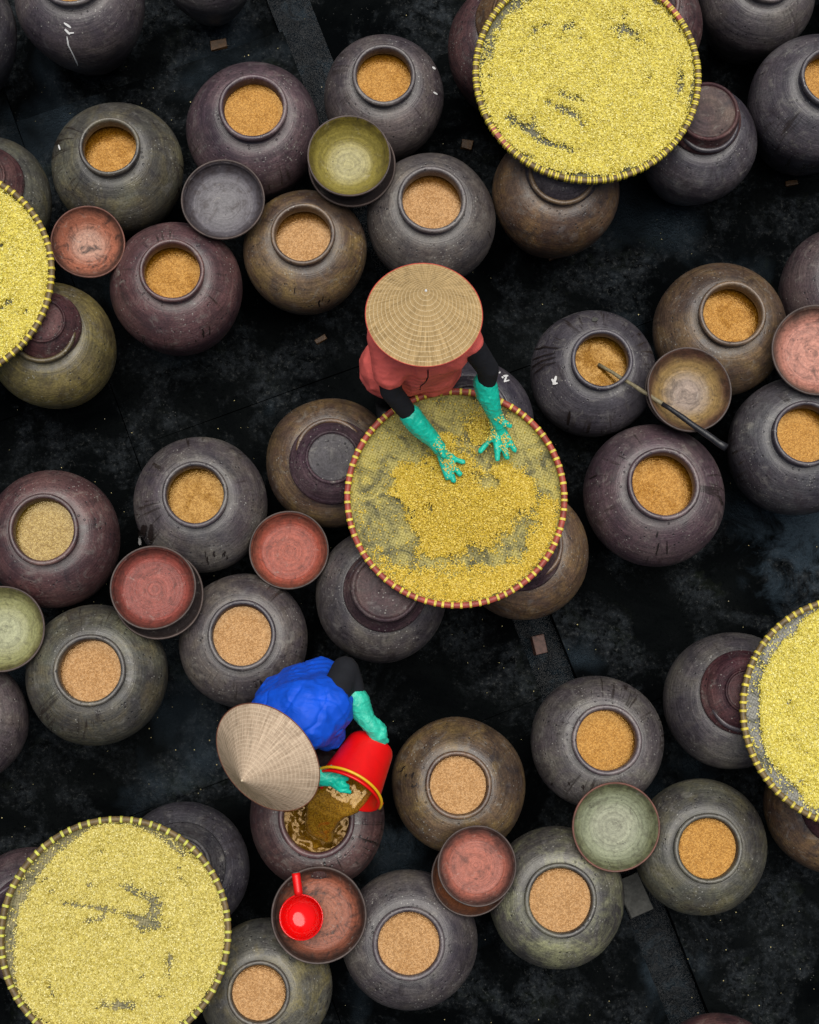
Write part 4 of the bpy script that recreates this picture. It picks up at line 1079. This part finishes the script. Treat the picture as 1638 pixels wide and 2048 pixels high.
G2 = [  # her left hand
  [(A(970, 766, TZ+.225), .049), (A(976, 790, TZ+.195), .047), (A(983, 812, TZ+.160), .038), (A(990, 830, TZ+.125), .032), (A(997, 848, TZ+.095), .031)],
  [(A(996, 845, TZ+.098), .027), (A(1003, 862, TZ+.076), .023), (A(1008, 870, TZ+.068), .018)],
  [(A(990, 846, TZ+.086), .022), (A(990, 868, TZ+.066), .018), (A(985, 878, TZ+.058), .013)],
  [(A(1008, 864, TZ+.072), .0158), (A(1019, 884, TZ+.066), .0146), (A(1029, 900, TZ+.060), .0118)],
  [(A(1002, 868, TZ+.070), .0158), (A(1008, 893, TZ+.062), .0146), (A(1014, 915, TZ+.056), .0118)],
  [(A(993, 872, TZ+.066), .0156), (A(994, 897, TZ+.060), .0142), (A(995, 918, TZ+.054), .0118)],
  [(A(984, 874, TZ+.062), .012), (A(971, 890, TZ+.054), .0105), (A(961, 902, TZ+.050), .0116)],
  [(A(996, 838, TZ+.118), .016), (A(1008, 845, TZ+.118), .014), (A(1020, 852, TZ+.112), .0105)]]
def arm(s, e, w): return [[(s, .058), (s.lerp(e, .5), .052), (e, .046), (e.lerp(w, .5), .042), (w, .034)]]
def leg(p, k, f, side): return [[(p, .095), (p.lerp(k, .5), .085), (k, .062), (k.lerp(f, .5), .055), (f, .045)]]
s1 = (ls-rs).normalized()
person((rf+lf)/2*1.0-Vector((0, 0, (rf.z+lf.z)/2)), 'person in red vest, black sleeves and teal gloves bending over the red-rimmed tray',
  torso(pel, chest, rs, ls)+[[((rs+ls)/2, .06), (head-ax1*.12, .05)]]+arm(rs, re, rw)+arm(ls, le, lw)+leg(pel-s1*.085, rk, rf, -1)+leg(pel+s1*.085, lk, lf, 1),
  head, Vector((0.05, -1, -.25)), ax1+Vector((0, -.15, 0)), M_BLACK,
  [('vest', torso(pel-Vector((0, 0, .01)), chest, rs, ls, .016)+[[(pel-s1*.09-Vector((0, 0, .07)), .125), (pel-s1*.09, .122)], [(pel+s1*.09-Vector((0, 0, .07)), .125), (pel+s1*.09, .122)]]
     + [[(rs, .075), (rs.lerp(re, .55), .070), (rs.lerp(re, .68), .066)], [(ls, .068), (ls.lerp(le, .30), .060)]], M_REDVEST, .0075, 3, folds(.0042, 9, 3, (1, 1, .35)))],
  [(G1, M_GLOVE), (G2, M_GLOVE)],
  [[[(rf+Vector((0, .03, -.0)), .052), (rf+Vector((0, -.13, -.015)), .043)], [(rf, .05), (rf+Vector((0, 0, .2)), .056)]],
   [[(lf+Vector((0, .03, -.0)), .052), (lf+Vector((0, -.13, -.015)), .043)], [(lf, .05), (lf+Vector((0, 0, .2)), .056)]]])
hand_grain([(A(872, 880, TZ+.125), A(882, 902, TZ+.122)), (A(884, 912, TZ+.085), A(893, 945, TZ+.068)), (A(892, 915, TZ+.085), A(904, 950, TZ+.066)), (A(898, 916, TZ+.08), A(915, 940, TZ+.066)), (A(868, 876, TZ+.13), A(900, 912, TZ+.08))], 190, .008)
hand_grain([(A(988, 828, TZ+.15), A(1012, 850, TZ+.125)), (A(985, 840, TZ+.11), A(982, 872, TZ+.075)), (A(1004, 866, TZ+.085), A(1026, 896, TZ+.068)), (A(1002, 872, TZ+.082), A(1012, 908, TZ+.066)), (A(990, 860, TZ+.085), A(975, 885, TZ+.066))], 260, .010)
for _ in range(700):      # the handful she is letting fall
    GRAIN_EXTRA.append(tuple(A(random.gauss(962, 19), random.gauss(852, 22), TZ+random.uniform(.012, .055))))
from mathutils.bvhtree import BVHTree
def seam(o, pts, rad, name, mat):
    me = o.data; bv = BVHTree.FromPolygons([v.co for v in me.vertices], [tuple(p.vertices) for p in me.polygons])
    P = []
    for x, y in pts:
        d = (at(x, y, 0)-CPOS).normalized(); h = bv.ray_cast(CPOS, d)[0]
        if h is not None: P.append(h-d*.001)
    if len(P) > 1:
        z = obj(name, mesh_np(name, *tube(P, rad, 6), mat), o.parent); z.matrix_parent_inverse = Matrix.Translation(-Vector(o.parent.location))
seam(CLOTH['vest'], [(856, 740), (856, 747), (856, 754), (853, 761), (848, 767), (841, 772), (840, 779)], .0028, 'zip', M_BLACK)

scatter(TRAYS['t2'], t2_dens, 32000, t2_h, ((.40, .27, .018), (.70, .51, .055), (.86, .69, .19)), 'golden grain flakes heaped in the red-rimmed tray under the gloved hands', np.array(GRAIN_EXTRA))

def jacket_folds(me):
    c0 = at(622, 1352, 1.05); f0 = folds(.0028, 8, 6); f0(me)
    for v, c, n in [(v, v.co.copy(), v.normal.copy()) for v in me.vertices]:
        d = c-c0; a = math.atan2(d.y, d.x); r = math.hypot(d.x, d.y)
        w = 2.2*mnoise.noise(c*7)+.8*mnoise.noise(c*17)
        h = abs(math.sin(2.6*a+1.5*w+5*r)); h2 = abs(math.sin(23*(d.x*.8+d.y*.5)+3*mnoise.noise(c*6)))
        v.co = c-n*(.0060*max(0, 1-h*2.6)**1.2*min(1, r/.08)+.006*max(0, 1-h2*3.2)*max(0, mnoise.noise(c*5+Vector((3, 1, 4)))+.25))
    me.update()
# ---- the worker in blue, pouring
def B(px, py, z): return at(px, py, z+.05)
h2 = A(535, 1515, 1.10); h2a = A(483, 1562, 1.10+.128)
hat(h2, h2a, 121*pxm(535, 1515, 1.10), M_HAT2, M_THREAD2, 'pale straw conical leaf hat tilted forward on the worker in blue', 19.0)
ax2 = (h2a-h2).normalized(); head2 = h2-ax2*.05+Vector((.005, .005, 0))
pel2 = A(606, 1392, .80); chest2 = A(606, 1432, 1.00)
ls2, rs2 = A(662, 1408, 1.04), A(560, 1452, 1.04)
le2, lw2 = B(690, 1340, .93), B(714, 1396, .90)
re2, rw2 = B(585, 1548, .92), B(640, 1556, .90)
lf2, rf2 = A(650, 1432, .06), A(580, 1440, .06)
lk2, rk2 = A(655, 1425, .44), A(578, 1432, .44)
s2 = (ls2-rs2).normalized()
G3 = [  # hand under the bucket's bottom
  [(B(705, 1391, .905), .050), (B(712, 1403, .905), .054), (B(720, 1418, .902), .046), (B(729, 1434, .90), .038), (B(738, 1448, .897), .034), (B(748, 1458, .893), .031)],
  [(B(746, 1456, .893), .026), (B(754, 1464, .89), .024)],
  [(B(756, 1454, .90), .0135), (B(766, 1460, .895), .0156), (B(770, 1470, .88), .0105)],
  [(B(752, 1460, .898), .0135), (B(764, 1472, .893), .0156), (B(773, 1482, .876), .0105)],
  [(B(747, 1464, .895), .0135), (B(758, 1477, .89), .0156), (B(766, 1486, .872), .0105)],
  [(B(741, 1464, .89), .0156), (B(750, 1477, .885), .0142), (B(757, 1484, .868), .0095)],
  [(B(748, 1440, .90), .015), (B(760, 1448, .89), .0135), (B(768, 1455, .87), .011)]]
G4 = [  # hand on the rim
  [(B(618, 1548, .905), .042), (B(636, 1553, .905), .040), (B(652, 1556, .907), .033), (B(662, 1557, .912), .030)],
  [(B(662, 1554, .915), .026), (B(672, 1556, .922), .022)],
  [(B(668, 1549, .925), .013), (B(680, 1546, .937), .012), (B(688, 1546, .925), .010)],
  [(B(671, 1554, .922), .013), (B(685, 1556, .938), .012), (B(693, 1557, .930), .010)],
  [(B(670, 1561, .918), .013), (B(685, 1569, .932), .012), (B(695, 1573, .925), .010)],
  [(B(666, 1567, .910), .0156), (B(684, 1579, .918), .0142), (B(699, 1583, .912), .0095)],
  [(B(655, 1544, .922), .015), (B(664, 1537, .930), .0135), (B(674, 1536, .925), .011)]]
root2 = person((lf2+rf2)/2-Vector((0, 0, (lf2.z+rf2.z)/2)), 'person in blue top and teal gloves stooping to pour from the red bucket',
  torso(pel2, chest2, rs2, ls2)+[[((rs2+ls2)/2, .06), (head2-ax2*.11, .05)]]+arm(rs2, re2, rw2)+[[(ls2, .062), (ls2.lerp(le2, .5), .060), (le2, .056), (le2.lerp(lw2, .5), .050), (lw2, .036)]]
   +leg(pel2-s2*.08, rk2, rf2, -1)+leg(pel2+s2*.08, lk2, lf2, 1),
  head2, Vector((-.35, -.6, -.6)), ax2+Vector((-.05, -.1, 0)), M_BLACK,
  [('jacket', torso(pel2, chest2, rs2, ls2, .021)+[[(chest2+Vector((.02, -.01, .03)), .128), (pel2+Vector((.01, -.015, .05)), .128)],
     [(rs2, .075), (rs2.lerp(re2, .5), .068)], [(A(545, 1420, .98), .085), (A(610, 1420, 1.02), .13)], [(A(655, 1465, .90), .075), (A(640, 1430, 1.0), .10)]], M_BLUE, .0055, 3, jacket_folds)],
  [(G3, M_GLOVE2), (G4, M_GLOVE)],
  [[[(rf2+Vector((0, .03, 0)), .052), (rf2+Vector((-.02, -.12, -.015)), .043)], [(rf2, .05), (rf2+Vector((0, 0, .2)), .056)]],
   [[(lf2+Vector((0, .03, 0)), .052), (lf2+Vector((.0, -.12, -.015)), .043)], [(lf2, .05), (lf2+Vector((0, 0, .2)), .056)]]])

# ================================================================== BUCKET, POUR, LADLE, POLE
M_RED = simple('red_plastic', (.76, .003, .003), .38, .14, 9, .12, .003)
M_REDG = simple('wet_red_plastic', (.70, .003, .003), .12, .06, 10, .05, .001)
M_YEL = simple('yellow_plastic', (.75, .42, .01), .35, .08, 20, .1, .002)
bc, rc = B(744, 1488, .795), B(695, 1583, .885)
ax = rc-bc; BL = ax.length; r0 = 49*pxm(744, 1488, .8); r1 = 66*pxm(695, 1583, .88)
root = empty('bucket', bc); root.rotation_mode = 'QUATERNION'
Zb = ax.normalized(); Yb = (Vector((0, 0, 1))-Zb*Zb.z).normalized(); Xb = Yb.cross(Zb)
root.rotation_quaternion = Matrix((Xb, Yb, Zb)).transposed().to_quaternion()
op = [(0, 0), (r0*.80, 0), (r0*.93, .006), (r0, .022)]; wall = [(r0+(r1-r0)*t, .022+(BL-.022)*t) for t in (.12, .3, .5, .7, .88, .97)]
lip = [(r1, BL-.008), (r1+.007, BL-.006), (r1+.008, BL), (r1+.001, BL+.003), (r1-.003, BL-.003)]
inn = [(r0+(r1-r0)*t-.004, .022+(BL-.022)*t) for t in (.9, .6, .3, .05)]+[(r0*.85, .012), (0, .010)]
V, F, _ = lathe(np.vstack([catmull(op+wall, 3), np.array(lip), np.array(inn)]), 64)
obj('bucket_body', mesh_np('bucket_body', V, F, M_RED), root)
hp = []
for a in np.linspace(-.12, math.pi+.12, 40):
    hp.append(((r1+.012)*math.cos(a), (r1+.013)*math.sin(a), BL-.006-.010*math.sin(a)))
obj('handle', mesh_np('handle', *tube(hp, .0055, 10), M_YEL), root)
for e in (-1, 1):
    V, F, _ = lathe([(0, -.012), (.012, -.012), (.014, 0), (.012, .012), (0, .012)], 16)
    o = obj('handle_lug', mesh_np('handle_lug', V, F, M_RED), root, (e*(r1+.004), 0, BL-.014)); o.rotation_euler = (0, math.pi/2, 0)
tag(root, 'bright red plastic bucket with yellow handle tipped over the jar mouth', 'bucket')
o = make_mash('j21', 'y', 'dark amber mash swirling in the jar under the red bucket', .07)
zl = o.location.z
o.data.materials[0] = M_POUR
V, F, _ = lathe([(R_*t, 0) for R_ in (.445*JARS['j21']['R']*JARS['j21']['mk'],) for t in np.linspace(0, 1, 26)], 72,
    lambda r, a, z: (r*math.cos(a), r*math.sin(a), .007*mnoise.noise(Vector((r*math.cos(a)*30, r*math.sin(a)*30, 5)))+.004*mnoise.noise(Vector((r*math.cos(a)*75, r*math.sin(a)*75, 9)))))
o.data = mesh_np('soybean_mash', V, F, M_POUR)
def chain(off, k=1.0):
    o1 = lambda x, y, z, s: A(x+.86*off*s, y+.5*off*s, z)
    return [(o1(722, 1532, .822, .9), .030), (o1(700, 1568, .834, 1.0), .030), (o1(680, 1598, .836, 1.0), .026), (o1(661, 1608, .826, .95), .023), (o1(648, 1622, .79, .8), .024), (o1(641, 1645, .73, .6), .026), (o1(639, 1664, .68, .55), .028), (o1(638, 1672, zl-.01, .6), .032)]
chs = [chain(q) for q in (-34, -22, -11, 0, 11, 22, 34)]
for (x, y, r) in ((618, 1672, .022), (650, 1680, .026), (632, 1690, .020), (606, 1655, .014), (664, 1668, .016)):
    p = A(x, y, zl-.012); chs.append([(p, r), (A(638, 1668, zl-.008), .030)])
def ripple(me):
    for v, c, n in [(v, v.co.copy(), v.normal.copy()) for v in me.vertices]:
        q = Vector((c.x*26, c.y*26, c.z*9)); v.co = c+n*.004*(mnoise.noise(q)+.5*mnoise.noise(q*2.2))
    me.update()
pm = blob('pouring_mash', chs, .005, 9, M_POUR, None, ripple)
for kk, cc in (('tone_a', (.30, .145, .008)), ('tone_b', (.20, .085, .004)), ('tone_c', (.42, .23, .02))):
    pm[kk] = list(cc); o[kk] = [q*.5 for q in cc]; pm['film'] = [.95, .70, .40]; o['film'] = [.70, .50, .28]
tag(pm, 'thick amber mash pouring from the red bucket into the jar', 'soy mash')

# ladle
lz = b11['z']+b11['H']*.16
lc = A(604, 1834, lz+.055); lr = 44*pxm(604, 1834, lz+.05)
root = empty('ladle', Vector((lc.x+.012, lc.y, lz+.008))); root.rotation_euler = (0, math.radians(-12), 0)
h = .072; t = .0025
pr = [(0, 0), (lr*.72, 0), (lr*.80, .004), (lr*.86, h*.4), (lr*.97, h*.93), (lr*1.03, h*.96), (lr*1.03, h), (lr*.98, h+.001), (lr*.95, h*.95), (lr*.90, h*.70), (lr*.82, h*.45), (lr*.68, h*.25), (lr*.48, h*.12), (lr*.25, h*.06), (0, .004)]
V, F, _ = lathe(pr, 56); obj('cup', mesh_np('cup', V, F, M_REDG), root)
hd0 = Vector((-.14, .99, .05)).normalized()
p0 = hd0*lr*.97+Vector((0, 0, h*.82)); p1 = p0+hd0*.088
obj('handle', mesh_np('handle', *tube([p0, p0.lerp(p1, .2), p0.lerp(p1, .85), p1], [.0165, .0175, .017, .0165], 16), M_RED), root)
obj('handle_end', mesh_np('handle_end', *tube([p1, p1+hd0*.004], [.014, .013], 16), M_TILE), root)
tag(root, 'shiny red plastic ladle lying in the blackened terracotta bowl', 'ladle')

# stirring pole
M_POLE = simple('grey_bamboo', (.20, .17, .10), .5, .4, 30, .4, .003, dirt_or_sheen=(.10, .085, .05), stretch=(3, 3, 3))
M_POLED = simple('black_wet_bamboo', (.014, .014, .017), .38, .4, 30, .4, .003)
pa = A(1197, 729, RIMZ*JARS['j8']['R']-.09); 
bw = [b for b in BOWLS if b['px'] == (1379, 779)][0]; zb = bw['z']+bw['H']
pe = A(1452, 896, zb+.055)
root = empty('stirring_pole', pa)
def pole(t0, t1, ra, rb, n=9):
    pts = []
    for i in range(n+1):
        t = t0+(t1-t0)*i/n; p = pa.lerp(pe, t)-pa
        p.z += .028*math.sin(math.pi*min(1, t*1.05)); pts.append(p+Vector((random.uniform(-.001, .001),)*3))
    return tube(pts, [ra+(rb-ra)*i/n+(.0009 if i % 3 == 0 else 0) for i in range(n+1)], 12)
obj('pole_shaft', mesh_np('pole_shaft', *pole(0, .50, .0070, .0092), M_POLE), root)
obj('blackened_end', mesh_np('blackened_end', *pole(.50, 1, .0093, .0158), M_POLED), root)
tag(root, 'thin bamboo stirring pole, grey at one end and black at the other', 'pole')

# ================================================================== SMALL THINGS ON THE FLOOR
def debris(name, px, py, w, l, hgt, ang, mat, label, cat, z=0.0):
    p = A(px, py, z); k = pxm(px, py, z)*(.75 if cat == 'wood' else 1)
    V, F = box(0, 0, hgt/2, w*k, l*k, hgt, math.radians(ang), .004)
    o = obj(name, mesh_np(name, V, F, mat, False), None, (p.x, p.y, z+.003))
    b = o.modifiers.new('bevel', 'BEVEL'); b.width = .003; b.segments = 2
    return tag(o, label, cat)
debris('wood_offcut', 438, 92, 44, 24, .02, 15, M_WOOD, 'orange-brown wet wood offcut on floor beyond the dusky purple jar', 'wood')
debris('wood_offcut', 1106, 514, 34, 17, .02, 20, M_WOOD, 'ochre wood chip on floor by the jar under the double-tied tray', 'wood')
debris('wood_offcut', 642, 680, 32, 14, .015, 30, M_WOOD, 'rusty wood chip on floor beside the ochre-brown jar', 'wood')
debris('wood_offcut', 934, 292, 30, 24, .02, -10, M_WOOD, 'olive wood block wedged beside the slate jar with white fleck', 'wood')
debris('wood_offcut', 1582, 368, 34, 13, .015, 5, M_WOOD, 'flat wood chip on floor by the slate jar standing apart', 'wood')
debris('brick', 1077, 1290, 26, 38, .05, 12, M_BRICK, 'worn red brick lying across the drain', 'brick', 0.0)
debris('cement_tile', 1268, 1790, 50, 78, .014, 24, M_TILE, 'pale cement tile bridging the drain between two jars', 'tile', 0.0)
n = 330
pts = []
while len(pts) < n:
    x, y = random.uniform(0, 1638), random.uniform(0, 2048)
    w = fbm(np.array([x/120]), np.array([y/120]), 5)[0]
    if random.random() < max(0, (w-.42)*4): pts.append((x, y))
V = []; F = []
for x, y in pts:
    p = A(x, y, .006); s = random.uniform(.0015, .0040); a = random.uniform(0, 6.28)
    b0 = len(V)
    for k in range(4): V.append((p.x+s*math.cos(a+k*1.57)*random.uniform(.6, 1), p.y+s*math.sin(a+k*1.57)*random.uniform(.6, 1), .0085+random.uniform(0, .002)))
    F.append((b0, b0+1, b0+2, b0+3))
fl = obj('spilled_grain', mesh_np('spilled_grain', V, F, M_CRUMB, False)); tag(fl, 'scattered grain flakes on the black floor', 'grain', kind='stuff')

# report for tuning
ks = list(JARS)
for i, a in enumerate(ks):
    for b in ks[i+1:]:
        d = (JARS[a]['c']-JARS[b]['c']).length; g = d-(JARS[a]['R']+JARS[b]['R'])*.99
        if g < -.012: print('OVERLAP', a, b, round(g, 3), round(JARS[a]['R'], 3), round(JARS[b]['R'], 3))
print('bowls', [(b['px'], round(b['z'], 2), round(b['z']+b['H'], 2)) for b in BOWLS])
print('trays', {k: round(t['c'].z, 3) for k, t in TRAYS.items()}, 'R', {k: round(j['R'], 3) for k, j in JARS.items()})
